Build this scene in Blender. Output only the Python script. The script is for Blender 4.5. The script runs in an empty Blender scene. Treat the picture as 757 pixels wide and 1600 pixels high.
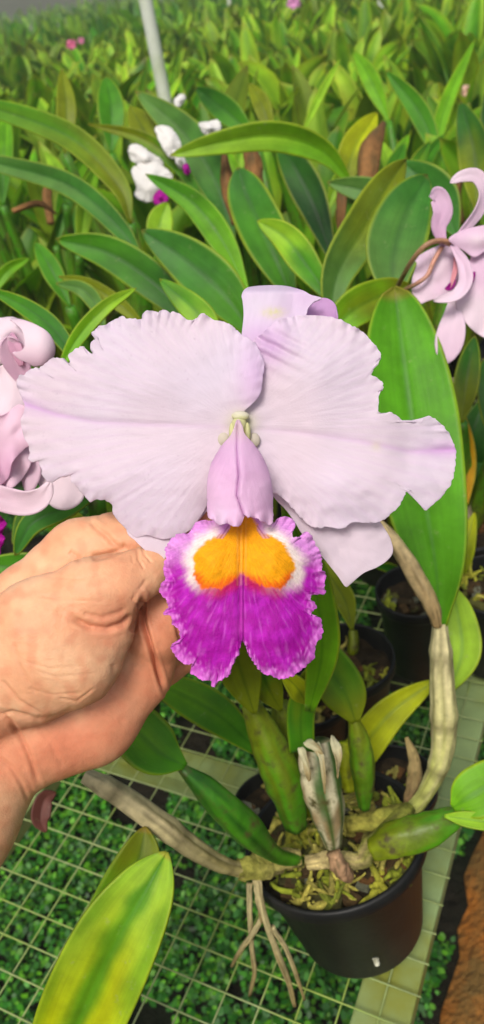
import bpy, bmesh, math, random
import numpy as np
from mathutils import Vector, noise as mnoise
random.seed(7); np.random.seed(7)
C = bpy.context.scene.collection
sc = bpy.context.scene

# ---------------------------------------------------------------- camera frame
F = 1232.; W, H = 757, 1600
PITCH = math.radians(34.2); ROLL = math.radians(10); CZ = 1.35
BZ = .678                                   # bench top
fw = np.array([0, math.cos(PITCH), -math.sin(PITCH)]); r0 = np.array([1., 0, 0]); u0 = np.array([0, math.sin(PITCH), math.cos(PITCH)])
c_, s_ = math.cos(ROLL), math.sin(ROLL)
RX = c_*r0 - s_*u0; UY = s_*r0 + c_*u0
EYE = np.array([0, 0, CZ])
def ray(x, y): return fw + RX*((x-W/2)/F) - UY*((y-H/2)/F)
def AT(x, y, d): return EYE + ray(x, y)*d
def ONZ(x, y, z):
    v = ray(x, y); return EYE + v*((z-CZ)/v[2])
def PXD(p):
    q = np.array(p)-EYE; d = q@fw; return W/2+F*(q@RX)/d, H/2-F*(q@UY)/d, d

def lin(r, g, b):
    def f(c):
        c /= 255.
        return c/12.92 if c <= .04045 else ((c+.055)/1.055)**2.4
    return np.array([f(r), f(g), f(b)])

def N3(x, y, z=0.): return mnoise.noise(Vector((x, y, z)))
def sm(a, b, x):
    t = min(1., max(0., (x-a)/(b-a))) if a != b else float(x > a)
    return t*t*(3-2*t)
def mix(a, b, t): return a*(1-t)+b*t

# ---------------------------------------------------------------- object helpers
def tag(o, label=None, cat=None, group=None, kind=None):
    if label: o['label'] = label
    if cat: o['category'] = cat
    if group: o['group'] = group
    if kind: o['kind'] = kind
    return o
def empty(name, loc, label=None, cat=None, group=None):
    o = bpy.data.objects.new(name, None); C.objects.link(o); o.location = Vector([float(v) for v in loc]); o.empty_display_size = .05
    return tag(o, label, cat, group)
def mesh_obj(name, verts, faces, mat, parent=None, cols=None, smooth=True, thick=0., mats=None, midx=None):
    me = bpy.data.meshes.new(name)
    verts = np.asarray(verts, dtype=float)
    if parent is not None:
        w_ = np.zeros(3); q_ = parent
        while q_ is not None: w_ = w_+np.array(q_.location); q_ = q_.parent
        verts = verts - w_
    me.from_pydata([tuple(v) for v in verts.tolist()], [], faces)
    if cols is not None:
        ca = me.color_attributes.new('Col', 'FLOAT_COLOR', 'POINT')
        cc = np.ones((len(verts), 4)); cc[:, :3] = np.asarray(cols)
        ca.data.foreach_set('color', cc.ravel())
    if mats:
        for m in mats: me.materials.append(m)
        me.polygons.foreach_set('material_index', midx)
    else: me.materials.append(mat)
    if mat in (PETALV, LIPM) and not mats:
        o_ = (CX, CY) if mat is PETALV else (378, 815); va = np.zeros((len(verts), 3))
        wv_ = verts + (w_ if parent is not None else 0)
        for i_, p_ in enumerate(wv_):
            x_, y_, d_ = PXD(p_); a_ = math.atan2(x_-o_[0], y_-o_[1]); r_ = math.hypot(x_-o_[0], y_-o_[1])
            va[i_] = (a_*(26+.0*r_)+.9*N3(x_*.02, y_*.02), r_*(.022 if mat is PETALV else .03), 0)
        at_ = me.attributes.new('Vein', 'FLOAT_VECTOR', 'POINT'); at_.data.foreach_set('vector', va.ravel())
    if smooth: me.polygons.foreach_set('use_smooth', [True]*len(me.polygons))
    me.update()
    o = bpy.data.objects.new(name, me); C.objects.link(o)
    if parent is not None: o.parent = parent
    if thick:
        md = o.modifiers.new('thickness', 'SOLIDIFY'); md.thickness = thick; md.offset = 0
    return o
class MB:
    def __init__(s): s.v = []; s.f = []; s.c = []
    def add(s, v, f, c=None):
        k = len(s.v); s.v += [tuple(map(float, p)) for p in v]; s.f += [tuple(i+k for i in q) for q in f]
        if c is not None:
            c = np.asarray(c, dtype=float)
            s.c += [c]*len(v) if c.ndim == 1 else list(c)
        return s
    def build(s, name, mat, parent=None, **k):
        return mesh_obj(name, s.v, s.f, mat, parent, cols=s.c if s.c else None, **k)
def box_geo(cx, cy, cz, sx, sy, sz, ax=None):
    v = [(dx*sx/2, dy*sy/2, dz*sz/2) for dx in (-1, 1) for dy in (-1, 1) for dz in (-1, 1)]
    if ax is not None:
        c, s = math.cos(ax), math.sin(ax); v = [(x*c-y*s, x*s+y*c, z) for x, y, z in v]
    v = [(x+cx, y+cy, z+cz) for x, y, z in v]
    return v, [(0, 1, 3, 2), (4, 6, 7, 5), (0, 4, 5, 1), (2, 3, 7, 6), (0, 2, 6, 4), (1, 5, 7, 3)]
def nrm(v):
    v = np.asarray(v, float); l = np.linalg.norm(v); return v/l if l > 1e-9 else v
def catmull(P, n):
    P = [np.asarray(p, float) for p in P]
    if len(P) == 2: return [P[0]+(P[1]-P[0])*k/(n-1) for k in range(n)]
    Q = [2*P[0]-P[1]]+P+[2*P[-1]-P[-2]]
    out = []
    for k in range(n):
        t = k/(n-1)*(len(P)-1); i = min(int(t), len(P)-2); t -= i
        a, b, c, d = Q[i:i+4]
        out.append(.5*((2*b)+(-a+c)*t+(2*a-5*b+4*c-d)*t*t+(-a+3*b-3*c+d)*t**3))
    return out
def tube_geo(pts, radii, n=10, rough=0., seed=0, ridges=0, cap=True):
    """swept round section through world points"""
    v = []; f = []
    prev = None
    for i, p in enumerate(pts):
        T = nrm(pts[min(i+1, len(pts)-1)]-pts[max(i-1, 0)])
        if prev is None:
            a = np.array([0, 0, 1.]) if abs(T[2]) < .8 else np.array([1., 0, 0]); A = nrm(np.cross(T, a))
        else: A = nrm(prev - T*(prev@T))
        prev = A; B = np.cross(T, A)
        for k in range(n):
            th = 2*math.pi*k/n
            r = radii[i]
            if ridges: r *= 1+.07*math.cos(ridges*th+.3*math.sin(i*.3))
            if rough: r *= 1+rough*N3(i*.35+seed*7, math.cos(th)*1.7, math.sin(th)*1.7)
            v.append(p+(A*math.cos(th)+B*math.sin(th))*r)
    for i in range(len(pts)-1):
        for k in range(n):
            f.append((i*n+k, i*n+(k+1) % n, (i+1)*n+(k+1) % n, (i+1)*n+k))
    if cap:
        f.append(tuple(range(n-1, -1, -1))); f.append(tuple(range((len(pts)-1)*n, len(pts)*n)))
    return v, f

# ---------------------------------------------------------------- materials
def newmat(name):
    m = bpy.data.materials.new(name); m.use_nodes = True; nt = m.node_tree; nt.nodes.clear()
    out = nt.nodes.new('ShaderNodeOutputMaterial'); bs = nt.nodes.new('ShaderNodeBsdfPrincipled')
    nt.links.new(bs.outputs[0], out.inputs[0]); return m, nt, bs, out
def nd(nt, t, **k):
    n = nt.nodes.new(t)
    for a, b in k.items():
        if a in n.inputs.keys(): n.inputs[a].default_value = b
        else: setattr(n, a, b)
    return n
def attr_mat(name, vein=None, nthr=(.5, .68), nmix=1., rough=.4, spec=.5, transl=0., nscale=60., namt=.25, bump=.2, bscale=250., bdist=.0005, sss=0., coat=0., rand=0., stretch=None, ncol=None, ncs=8.):
    m, nt, bs, out = newmat(name); L = nt.links.new
    at = nd(nt, 'ShaderNodeAttribute'); at.attribute_name = 'Col'
    tc = nd(nt, 'ShaderNodeTexCoord')
    no = nd(nt, 'ShaderNodeTexNoise', Scale=nscale, Detail=5., Roughness=.6); L(tc.outputs['Object'], no.inputs['Vector'])
    mr = nd(nt, 'ShaderNodeMapRange'); L(no.outputs[0], mr.inputs[0]); mr.inputs[1].default_value = .3; mr.inputs[2].default_value = .7
    mr.inputs[3].default_value = 1-namt; mr.inputs[4].default_value = 1+namt
    mul = nd(nt, 'ShaderNodeVectorMath', operation='SCALE'); L(at.outputs['Color'], mul.inputs[0]); L(mr.outputs[0], mul.inputs['Scale'])
    colout = mul.outputs[0]
    if rand:
        oi = nd(nt, 'ShaderNodeObjectInfo'); hs = nd(nt, 'ShaderNodeHueSaturation')
        r1 = nd(nt, 'ShaderNodeMapRange'); L(oi.outputs['Random'], r1.inputs[0]); r1.inputs[3].default_value = .5-rand*.5; r1.inputs[4].default_value = .5+rand*.35
        r2 = nd(nt, 'ShaderNodeMath', operation='FRACT'); r2b = nd(nt, 'ShaderNodeMath', operation='MULTIPLY'); r2b.inputs[1].default_value = 7.31; L(oi.outputs['Random'], r2b.inputs[0]); L(r2b.outputs[0], r2.inputs[0])
        r3 = nd(nt, 'ShaderNodeMapRange'); L(r2.outputs[0], r3.inputs[0]); r3.inputs[3].default_value = .5; r3.inputs[4].default_value = 1.35
        L(r1.outputs[0], hs.inputs['Hue']); L(r3.outputs[0], hs.inputs['Value']); L(colout, hs.inputs['Color']); colout = hs.outputs[0]
    if ncol is not None:
        n2 = nd(nt, 'ShaderNodeTexNoise', Scale=ncs, Detail=6., Roughness=.65); L(tc.outputs['Object'], n2.inputs['Vector'])
        m2 = nd(nt, 'ShaderNodeMapRange'); L(n2.outputs[0], m2.inputs[0]); m2.inputs[1].default_value = nthr[0]; m2.inputs[2].default_value = nthr[1]; m2.inputs[4].default_value = nmix
        mx = nd(nt, 'ShaderNodeMix', data_type='RGBA'); L(m2.outputs[0], mx.inputs[0]); L(colout, mx.inputs[6]); mx.inputs[7].default_value = (*ncol, 1); colout = mx.outputs[2]
    L(colout, bs.inputs['Base Color'])
    rr = nd(nt, 'ShaderNodeMapRange'); L(no.outputs[0], rr.inputs[0]); rr.inputs[3].default_value = rough-.08; rr.inputs[4].default_value = rough+.12; L(rr.outputs[0], bs.inputs['Roughness'])
    bs.inputs['Specular IOR Level'].default_value = spec
    if coat: bs.inputs['Coat Weight'].default_value = coat; bs.inputs['Coat Roughness'].default_value = .25
    if sss:
        bs.inputs['Subsurface Weight'].default_value = sss; bs.inputs['Subsurface Radius'].default_value = (1, .35, .2); bs.inputs['Subsurface Scale'].default_value = .006
    vh = None
    if vein:
        va = nd(nt, 'ShaderNodeAttribute'); va.attribute_name = 'Vein'
        vn = nd(nt, 'ShaderNodeTexNoise', Scale=1., Detail=5., Roughness=.6); L(va.outputs['Vector'], vn.inputs['Vector'])
        vb = nd(nt, 'ShaderNodeBump', Strength=vein[0], Distance=vein[1]); L(vn.outputs[0], vb.inputs['Height']); vh = vb.outputs[0]
        m3 = nd(nt, 'ShaderNodeMapRange'); L(vn.outputs[0], m3.inputs[0]); m3.inputs[1].default_value = .35; m3.inputs[2].default_value = .65; m3.inputs[3].default_value = 1-vein[2]; m3.inputs[4].default_value = 1+vein[2]
        vs = nd(nt, 'ShaderNodeVectorMath', operation='SCALE'); L(colout, vs.inputs[0]); L(m3.outputs[0], vs.inputs['Scale']); colout = vs.outputs[0]; L(colout, bs.inputs['Base Color'])
    if bump:
        nb = nd(nt, 'ShaderNodeTexNoise', Scale=bscale, Detail=4., Roughness=.6)
        if stretch:
            mp = nd(nt, 'ShaderNodeMapping'); mp.inputs['Scale'].default_value = stretch; L(tc.outputs['Object'], mp.inputs[0]); L(mp.outputs[0], nb.inputs['Vector'])
        else: L(tc.outputs['Object'], nb.inputs['Vector'])
        b = nd(nt, 'ShaderNodeBump', Strength=bump, Distance=bdist); L(nb.outputs[0], b.inputs['Height']); L(b.outputs[0], bs.inputs['Normal'])
        if vh is not None: L(vh, b.inputs['Normal'])
    if transl:
        tr = nd(nt, 'ShaderNodeBsdfTranslucent'); L(colout, tr.inputs[0]); ms = nd(nt, 'ShaderNodeMixShader'); ms.inputs[0].default_value = transl
        L(bs.outputs[0], ms.inputs[1]); L(tr.outputs[0], ms.inputs[2]); L(ms.outputs[0], out.inputs[0])
    return m
LEAF = attr_mat('leaf_skin', rough=.48, spec=.25, transl=.18, nscale=38, namt=.22, bump=.35, bscale=160, bdist=.0008, ncol=tuple(lin(150, 158, 110)), ncs=140, nthr=(.62, .72), nmix=.34, vein=(.3, .0006, .07))
FIELD = attr_mat('field_leaf_skin', rough=.5, spec=.28, transl=.32, nscale=14, namt=.3, bump=0, rand=.03)
PETAL = attr_mat('petal_skin', rough=.58, spec=.25, transl=.34, nscale=90, namt=.02, bump=.45, bscale=1100, bdist=.0004)
PETALV = attr_mat('veined_petal_skin', rough=.58, spec=.25, transl=.42, nscale=90, namt=.02, bump=.45, bscale=1100, bdist=.0004, vein=(.3, .0010, .022))
LIPM = attr_mat('lip_skin', rough=.62, spec=.22, transl=.12, nscale=420, namt=.10, bump=.6, bscale=700, bdist=.0007, vein=(.5, .0010, .08))
BULB = attr_mat('bulb_skin', rough=.45, spec=.4, nscale=70, namt=.3, bump=.5, bscale=200, bdist=.001, ncol=tuple(lin(70, 66, 30)), ncs=70)
BARK = attr_mat('dry_sheath_skin', rough=.75, spec=.2, nscale=140, namt=.22, bump=.7, bscale=300, bdist=.0012, ncol=None)
MOSS = attr_mat('moss_skin', rough=.85, spec=.15, nscale=160, namt=.5, bump=.8, bscale=500, bdist=.002)
SKIN = attr_mat('hand_skin', rough=.5, spec=.35, nscale=110, namt=.09, bump=.4, bscale=900, bdist=.0006, sss=.18, ncol=None)
COVER = attr_mat('ground_cover_skin', rough=.5, spec=.4, transl=.15, nscale=6, namt=.5, bump=0)
def plain(name, col, rough=.5, spec=.5, ns=40., na=.15, bump=.2, bs_=200., bd=.001, col2=None, n2=6., metal=0.):
    m, nt, bs, out = newmat(name); L = nt.links.new
    tc = nd(nt, 'ShaderNodeTexCoord'); no = nd(nt, 'ShaderNodeTexNoise', Scale=ns, Detail=6., Roughness=.62); L(tc.outputs['Object'], no.inputs['Vector'])
    cr = nd(nt, 'ShaderNodeValToRGB'); L(no.outputs[0], cr.inputs[0])
    e = cr.color_ramp.elements; e[0].position = .3; e[1].position = .7
    e[0].color = (*(col*(1-na)), 1); e[1].color = (*(col*(1+na)), 1); o_ = cr.outputs[0]
    if col2 is not None:
        n3 = nd(nt, 'ShaderNodeTexNoise', Scale=n2, Detail=7., Roughness=.6); L(tc.outputs['Object'], n3.inputs['Vector'])
        mr = nd(nt, 'ShaderNodeMapRange'); L(n3.outputs[0], mr.inputs[0]); mr.inputs[1].default_value = .45; mr.inputs[2].default_value = .62
        mx = nd(nt, 'ShaderNodeMix', data_type='RGBA'); L(mr.outputs[0], mx.inputs[0]); L(o_, mx.inputs[6]); mx.inputs[7].default_value = (*col2, 1); o_ = mx.outputs[2]
    L(o_, bs.inputs['Base Color']); bs.inputs['Roughness'].default_value = rough; bs.inputs['Specular IOR Level'].default_value = spec; bs.inputs['Metallic'].default_value = metal
    if bump:
        nb = nd(nt, 'ShaderNodeTexNoise', Scale=bs_, Detail=5.); L(tc.outputs['Object'], nb.inputs['Vector'])
        b = nd(nt, 'ShaderNodeBump', Strength=bump, Distance=bd); L(nb.outputs[0], b.inputs['Height']); L(b.outputs[0], bs.inputs['Normal'])
    return m
POTM = plain('black_plastic', lin(18, 19, 20), rough=.5, spec=.28, ns=30, na=.25, bump=.15, col2=lin(34, 34, 32), n2=14)
WIRE = plain('mesh_wire', lin(136, 150, 96), rough=.55, ns=60, na=.25, col2=lin(128, 150, 62), n2=9)
RAIL = plain('painted_rail', lin(124, 144, 92), rough=.6, ns=40, na=.12, col2=lin(118, 124, 42), n2=7)
SOIL = plain('soil', lin(30, 27, 20), rough=.95, spec=.1, ns=14, na=.5, bump=.9, bs_=60, bd=.02, col2=lin(16, 24, 12), n2=4)
CLAY = plain('orange_clay', lin(158, 96, 34), rough=.9, spec=.15, ns=40, na=.35, bump=.9, bs_=70, bd=.02, col2=lin(112, 86, 44), n2=7)
POLEM = plain('white_pole_paint', lin(205, 212, 200), rough=.5, ns=10, na=.06, col2=lin(170, 182, 150), n2=5)

# ---------------------------------------------------------------- leaf builder
PAL = dict(
    teal=lin(54, 112, 34), green=lin(64, 126, 14), dark=lin(36, 88, 12), bright=lin(100, 158, 14), light=lin(132, 176, 34), olive=lin(108, 122, 8),
    yellow=lin(168, 178, 6), orange=lin(206, 156, 20), grey=lin(80, 122, 48), deep=lin(24, 64, 20), hero=lin(80, 146, 20), pale=lin(140, 178, 44), brown=lin(92, 52, 44))
EDGE = lin(150, 164, 30)
def leaf_geo(P, Wd, width, col, n=22, m=10, fold=.22, tip=1., base=.12, wave=.0, seed=0, col2=None, peak=.45, edge=1., ribc=None):
    """P: world centre line, Wd: width directions (toward +u), width in metres; edges lift along -cross"""
    v = []; c = []; f = []
    for i in range(n):
        t = i/(n-1)
        T = nrm(P[min(i+1, n-1)]-P[max(i-1, 0)]); A = nrm(Wd[i]-T*(Wd[i]@T)); B = np.cross(T, A)
        prof = base+(1-base)*math.sin(math.pi/2*t/peak)**1.1 if t < peak else max(.002, 1-((t-peak)/(1-peak))**1.9)**(.38+.42*tip)
        hw = width/2*prof
        for k in range(m+1):
            uu = -1+2*k/m
            uu = math.copysign(abs(uu)**.9, uu)
            z = fold*(abs(uu)**1.15+.10*math.exp(-(uu/.09)**2)*-1)*hw + wave*width*.08*math.sin(7*t+seed+2*uu)*abs(uu)
            v.append(P[i]+A*(uu*hw)+B*z)
            cc = col if col2 is None else mix(col, col2, sm(.15, .9, t+.35*N3(uu*1.3+seed, t*3, seed)))
            cc = cc*(1+.16*N3(uu*2.2+seed*3.1, t*5, 4.2))
            if abs(uu) < .14 and edge > 0: cc = cc*mix(np.array([.62, .72, .6]), np.ones(3), abs(uu)/.14)
            if ribc is not None: cc = mix(cc, ribc, .85*sm(.42, .1, abs(uu)+.35*N3(t*6, uu, seed))+.5*sm(.7, 1, abs(uu)+.5*N3(t*5, 2+uu, seed)))
            e = sm(.90, 1.0, abs(uu))*edge*(.35+.65*abs(math.sin(seed*3.3)))
            cc = mix(cc, EDGE, e*.75)
            if t > .965: cc = mix(cc, lin(150, 110, 50), .5)
            c.append(cc)
    for i in range(n-1):
        for k in range(m):
            a = i*(m+1)+k; f.append((a, a+1, a+m+2, a+m+1))
    return v, f, c
def leaf(parent, pts, wpx, col='green', roll=0., fold=.32, col2=None, name='leaf', thick=.0014, tip=1., base=.12, wave=.3, peak=.45, mat=None, label=None, edge=1., n=26, m=12, ribc=None):
    """pts: (px,py,depth) centre line base->tip"""
    pts = [p if len(p) == 3 else (*p, pts[0][2]) for p in pts]
    P = catmull([AT(*p) for p in pts], n)
    md = np.mean([p[2] for p in pts]); w = wpx*md/F
    Wd = []
    for i in range(n):
        T = nrm(P[min(i+1, n-1)]-P[max(i-1, 0)]); V = nrm(P[i]-EYE); A = nrm(np.cross(V, T)); Bv = np.cross(T, A)
        Wd.append(A*math.cos(roll)+Bv*math.sin(roll))
    sd = random.random()*50
    v, f, c = leaf_geo(P, Wd, w/max(.5, math.cos(roll)), PAL[col], n=n, m=m, fold=-fold, tip=tip, base=base, wave=wave, seed=sd, col2=PAL[col2] if col2 else None, peak=peak, edge=edge, ribc=PAL[ribc] if ribc else None)
    o = mesh_obj(name, v, f, mat or LEAF, parent, cols=c, thick=thick)
    if (mat or LEAF) is LEAF:
        va = np.zeros((n*(m+1), 3))
        for i in range(n):
            for k in range(m+1): va[i*(m+1)+k] = ((-1+2*k/m)*11, i/(n-1)*1.6, sd)
        at_ = o.data.attributes.new('Vein', 'FLOAT_VECTOR', 'POINT'); at_.data.foreach_set('vector', va.ravel())
    if label: o['label'] = label
    return o
def bulb(parent, pts, rads, col='olive', name='pseudobulb', n=24, ridges=9, mat=None, col2=None, rough=.12, label=None, world=False):
    Q = catmull([np.array(p, float) if world else AT(*p) for p in pts], n)
    if world: R = catmull([np.array([r]) for r in rads], n)
    else:
        d = np.mean([p[2] for p in pts]); R = catmull([np.array([r*d/F]) for r in rads], n)
    R = [max(.0006, float(r[0])) for r in R]
    if mat is BARK and name == 'pseudobulb':
        for i_ in range(n):
            if i_ % 6 == 3: R[i_] *= 1.10
    v, f = tube_geo(Q, R, n=20, rough=rough, seed=random.random()*9, ridges=ridges)
    c = []; sd_ = random.random()*20
    ca = PAL[col] if isinstance(col, str) else col; cb = ca if col2 is None else (PAL[col2] if isinstance(col2, str) else col2)
    for i in range(n):
        for k in range(20): 
            a_ = 2*math.pi*k/20; st = N3(i*.10, 2.2*math.cos(a_)+sd_, 2.2*math.sin(a_)); sp = N3(i*.5, 3*math.cos(a_)+sd_, 3*math.sin(a_))
            cc_ = mix(ca, cb, sm(.1, .9, i/n+.5*st))*(1+.55*st+.2*sp)
            if mat is BARK: cc_ = mix(cc_, lin(74, 66, 40), max(sm(.12, .45, st)*.7, .6*(name == 'pseudobulb' and i % 6 == 4), sm(.25, .5, sp)*.6))
            c.append(cc_)
    o = mesh_obj(name, v, f, mat or BULB, parent, cols=c)
    if label: o['label'] = label
    return o

# ---------------------------------------------------------------- petals (outline -> filled, undulating sheet)
def resample(pts, step=2.2, smooth=True):
    P = np.array(pts, float); n = len(P); out = []
    for i in range(n):
        a, b, c, d = P[(i-1) % n], P[i], P[(i+1) % n], P[(i+2) % n]
        k = max(1, int(np.linalg.norm(c-b)/step))
        for j in range(k):
            t = j/k
            if smooth: out.append(.5*((2*b)+(-a+c)*t+(2*a-5*b+4*c-d)*t*t+(-a+3*b-3*c+d)*t**3))
            else: out.append(b+(c-b)*t)
    return np.array(out)
def fan_geo(outline, center, depth, color, rings=44, step=2.2, frill=None, back=0.):
    O = resample(outline, step); N = len(O); ctr = np.array(center, float)
    S = O.copy()
    ker = 15
    S = sum(np.roll(O, k, axis=0) for k in range(-ker, ker+1))/(2*ker+1)
    tang = np.roll(O, -3, 0)-np.roll(O, 3, 0); tang /= np.linalg.norm(tang, axis=1)[:, None]+1e-9
    nor = np.stack([tang[:, 1], -tang[:, 0]], 1)
    if np.sum((O-ctr)*nor) < 0: nor = -nor
    if frill:
        for i in range(N):
            a = frill(O[i][0], O[i][1]); O[i] = O[i] + nor[i]*a*(N3(i*.35, 3.1)+.7*N3(i*.9, 7.7))
    v = [AT(ctr[0], ctr[1], depth(ctr[0], ctr[1], 0, 0))]; c = [color(ctr[0], ctr[1], 0)]; f = []
    for r in range(1, rings+1):
        t = 1-(1-r/rings)**1.25
        b = t**5
        for i in range(N):
            o = S[i]*(1-b)+O[i]*b
            q = ctr+(o-ctr)*t
            v.append(AT(q[0], q[1], depth(q[0], q[1], t, i/N))); c.append(color(q[0], q[1], t))
    for i in range(N): f.append((0, 1+i, 1+(i+1) % N))
    for r in range(rings-1):
        a = 1+r*N; bb = a+N
        for i in range(N): f.append((a+i, bb+i, bb+(i+1) % N, a+(i+1) % N))
    return v, f, c
def seg_dist(x, y, pl):
    best = 1e9; bt = 0
    for i in range(len(pl)-1):
        ax, ay = pl[i][:2]; bx, by = pl[i+1][:2]; dx, dy = bx-ax, by-ay
        t = max(0, min(1, ((x-ax)*dx+(y-ay)*dy)/(dx*dx+dy*dy+1e-9)))
        d = math.hypot(x-ax-t*dx, y-ay-t*dy)
        if d < best: best = d; bt = (i+t)/(len(pl)-1)
    return best, bt
P0 = lin(232, 222, 238); PINK = lin(222, 184, 228); PWARM = lin(234, 217, 226)
CX, CY = 376, 664

def build_main_flower():
    root = empty('orchid_flower', AT(CX, CY, .365), 'large pale lilac orchid bloom with purple and yellow frilled lip, held up by the hand', 'flower')
    LP = [(377,523),(371.5,517),(367,513),(361,507),(355.5,506),(351,503),(347,504),(342,500),(336.6,501),(329,497),(322,492.5),(315.7,489.6),(312,494.5),(306,498),(300,501),(293,500),(287,496),(283,491),(277,489),(270,487),(266,490),(262.5,487),(256.7,485),(250,486),(248,489),(242,486),(233.4,485),(224,490.5),(222,499),(214.5,498.6),(206,498),(197,498),(193,494.4),(184.5,497),(176,501),(168,506),(155,510),(150,515),(144,520),(148.4,524),(151,528),(145.6,533),(141,540),(143,547),(145,552),(137,549),(133,544),(128,541),(120.7,544),(115,548),(108.7,553),(108,559),(110.4,566),(104,568),(100.4,566),(98.5,560),(91.5,559),(82,560),(75,564.6),(68,570),(63,576),(62.4,583),(59.6,575),(57,573),(50,577),(41.6,582.6),(39,586),(32.7,585),(29,589.6),(27,599),(30,610),(34.7,621.5),(39,632.6),(37.5,646),(32.7,657.5),(34.7,671),(39,685),(46,697.5),(46.7,708),(45,717),(51,722),(59,720),(62,726),(66,732),(66.5,741.5),(72.5,749),(80,753.7),(89,749),(98,744.6),(110.5,744),(111.4,752),(119.6,758),(127,769),(135,776.5),(142.4,784),(150,780),(163.7,781),(173,785.6),(177,790),(177.4,801),(185,813),(197,825),(212,838.8),(230.5,836),(243,840),(260,842),(285,835),(303,822),(325,786),(340,740),(352,700),(366,668),(380,645),(389,636),(398.5,626.5),(408,611),(410.6,588),(413,569.5),(409.6,557),(405,547),(397,535),(386,527)]
    ribL = [(376, 668), (250, 664), (150, 660), (90, 648), (36, 630)]
    def dL(x, y, t, s):
        rr = math.hypot(x-CX, y-CY)/340
        d = .3565+.006*rr**1.6
        d -= .0030*math.exp(-((x-230)/110)**2-((y-575)/70)**2)          # upper swell
        d -= .0035*math.exp(-((x-215)/90)**2-((y-745)/60)**2)
        dd, _ = seg_dist(x, y, ribL); d += .0007*math.exp(-(dd/6)**2)*sm(20, 120, CX-x)+.0006*math.exp(-(dd/40)**2)
        d -= .0035*math.exp(-((x-395)/22)**2-((y-590)/50)**2)            # overlaps the other petal
        a = math.atan2(y-CY, x-CX)
        d += .00022*N3(a*22, rr*2.2, 12)*sm(.1, .6, rr)
        d += .0012*N3(x*.012, y*.014, 1)+.0005*N3(x*.045, y*.06, 2)*t
        up = sm(560, 500, y+.15*abs(x-230)) + sm(60, 20, x)
        d += t**13*(.0030*N3(s*95, 0, 3)+.0010*N3(x*.06, y*.06, 5))*(.35+up)
        d += t**3*.0006*N3(a*14, math.hypot(x-CX, y-CY)*.02, 9)*sm(640, 520, y)
        d += t**10*.0025*sm(700, 800, y)
        return d
    def cL(x, y, t):
        dd, q = seg_dist(x, y, ribL)
        c = mix(P0, PWARM, .5+.5*N3(x*.008, y*.008))
        a = math.atan2(y-CY, x-CX)
        c = mix(c, PINK, (.5*math.exp(-(dd/4)**2)*(.25+q)+.35*math.exp(-(dd/14)**2)*sm(.6, 1, q)))
        c = mix(c, PINK, .55*math.exp(-((x-398)/25)**2-((y-590)/60)**2))
        c = mix(c, PINK, .10*max(0, math.sin(a*95))*sm(60, 200, math.hypot(x-CX, y-CY)))
        c = mix(c, lin(222, 222, 176), .7*math.exp(-(math.hypot(x-CX, y-CY+4)/18)**2))
        if N3(x*.35, y*.35, 8) > .62 : c = mix(c, lin(196, 176, 196), .35)
        return c
    fr = lambda x, y: 2.0 if (y < 600 or 700 < y < 785) else .5
    v, f, c = fan_geo(LP, (222, 665), dL, cL, rings=70, frill=fr)
    mesh_obj('petal', v, f, PETALV, root, cols=c, thick=.0006)
    RP = [(397,531.5),(411,520),(427,506),(446,497),(478,492.5),(503,494),(525,497.5),(541,504.5),(560,514),(573,525),(585.6,538),(592,547),(595.7,558),(589,569.5),(582,579),(580,585),(589,590),(598,598),(598,609),(593.5,614),(592,626.6),(591,641.6),(599,647),(609.4,643.7),(617,648),(625,653),(631.6,660),(640.7,658.5),(650,659),(657.6,660),(664,654.6),(670.6,650.7),(678.4,653),(687.5,661),(698,671.6),(705.7,686),(712,701.5),(712,717),(711,735),(704.4,756),(695,770),(685,782),(674.5,789.4),(665,797),(660,786),(651,775.6),(639,766),(630,779.5),(621,794),(609.4,804),(594,814.7),(571,816.7),(552,815.5),(536,825.6),(511,823),(492,824),(476,814.5),(463,800),(447.6,784),(435,772),(426,768),(414,735),(398,700),(383,668),(380,640),(385,600),(388,560)]
    ribR = [(380, 670), (470, 676), (560, 688), (640, 706), (712, 702)]
    def dR(x, y, t, s):
        rr = math.hypot(x-CX, y-CY)/340
        d = .3600+.0035*rr**1.5
        d -= .0035*math.exp(-((x-500)/70)**2-((y-570)/50)**2)
        d -= .0050*math.exp(-((x-540)/80)**2-((y-765)/45)**2)
        dd, _ = seg_dist(x, y, ribR); d += .0007*math.exp(-(dd/6)**2)+.0007*math.exp(-(dd/42)**2)
        a = math.atan2(y-CY, x-CX)
        d += .00022*N3(a*22, rr*2.2, 12)*sm(.1, .6, rr)
        # corrugated pink fold by the top sepal
        g = math.exp(-((x-435)/48)**2-((y-545)/30)**2); q = (x-400)*.62+(y-520)*.78-(x-400)*.25
        d += .0011*g*math.sin(((y-520)*.85+(x-400)*-.45)*.33)
        d += .0012*N3(x*.013, y*.012, 21)+.0006*N3(x*.045, y*.06, 22)*t
        d += .0040*sm(596, 655, x)*sm(760, 700, y)+.003*sm(640, 710, x)
        d += t**13*(.0030*N3(s*95, 2, 3)+.0010*N3(x*.06, y*.06, 25))*(.35+sm(600, 640, x)*sm(690, 660, y)+sm(560, 500, y))
        d += t**3*.0006*N3(a*14, math.hypot(x-CX, y-CY)*.02, 29)*(sm(590, 500, y)+sm(720, 800, y))
        return d
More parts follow.
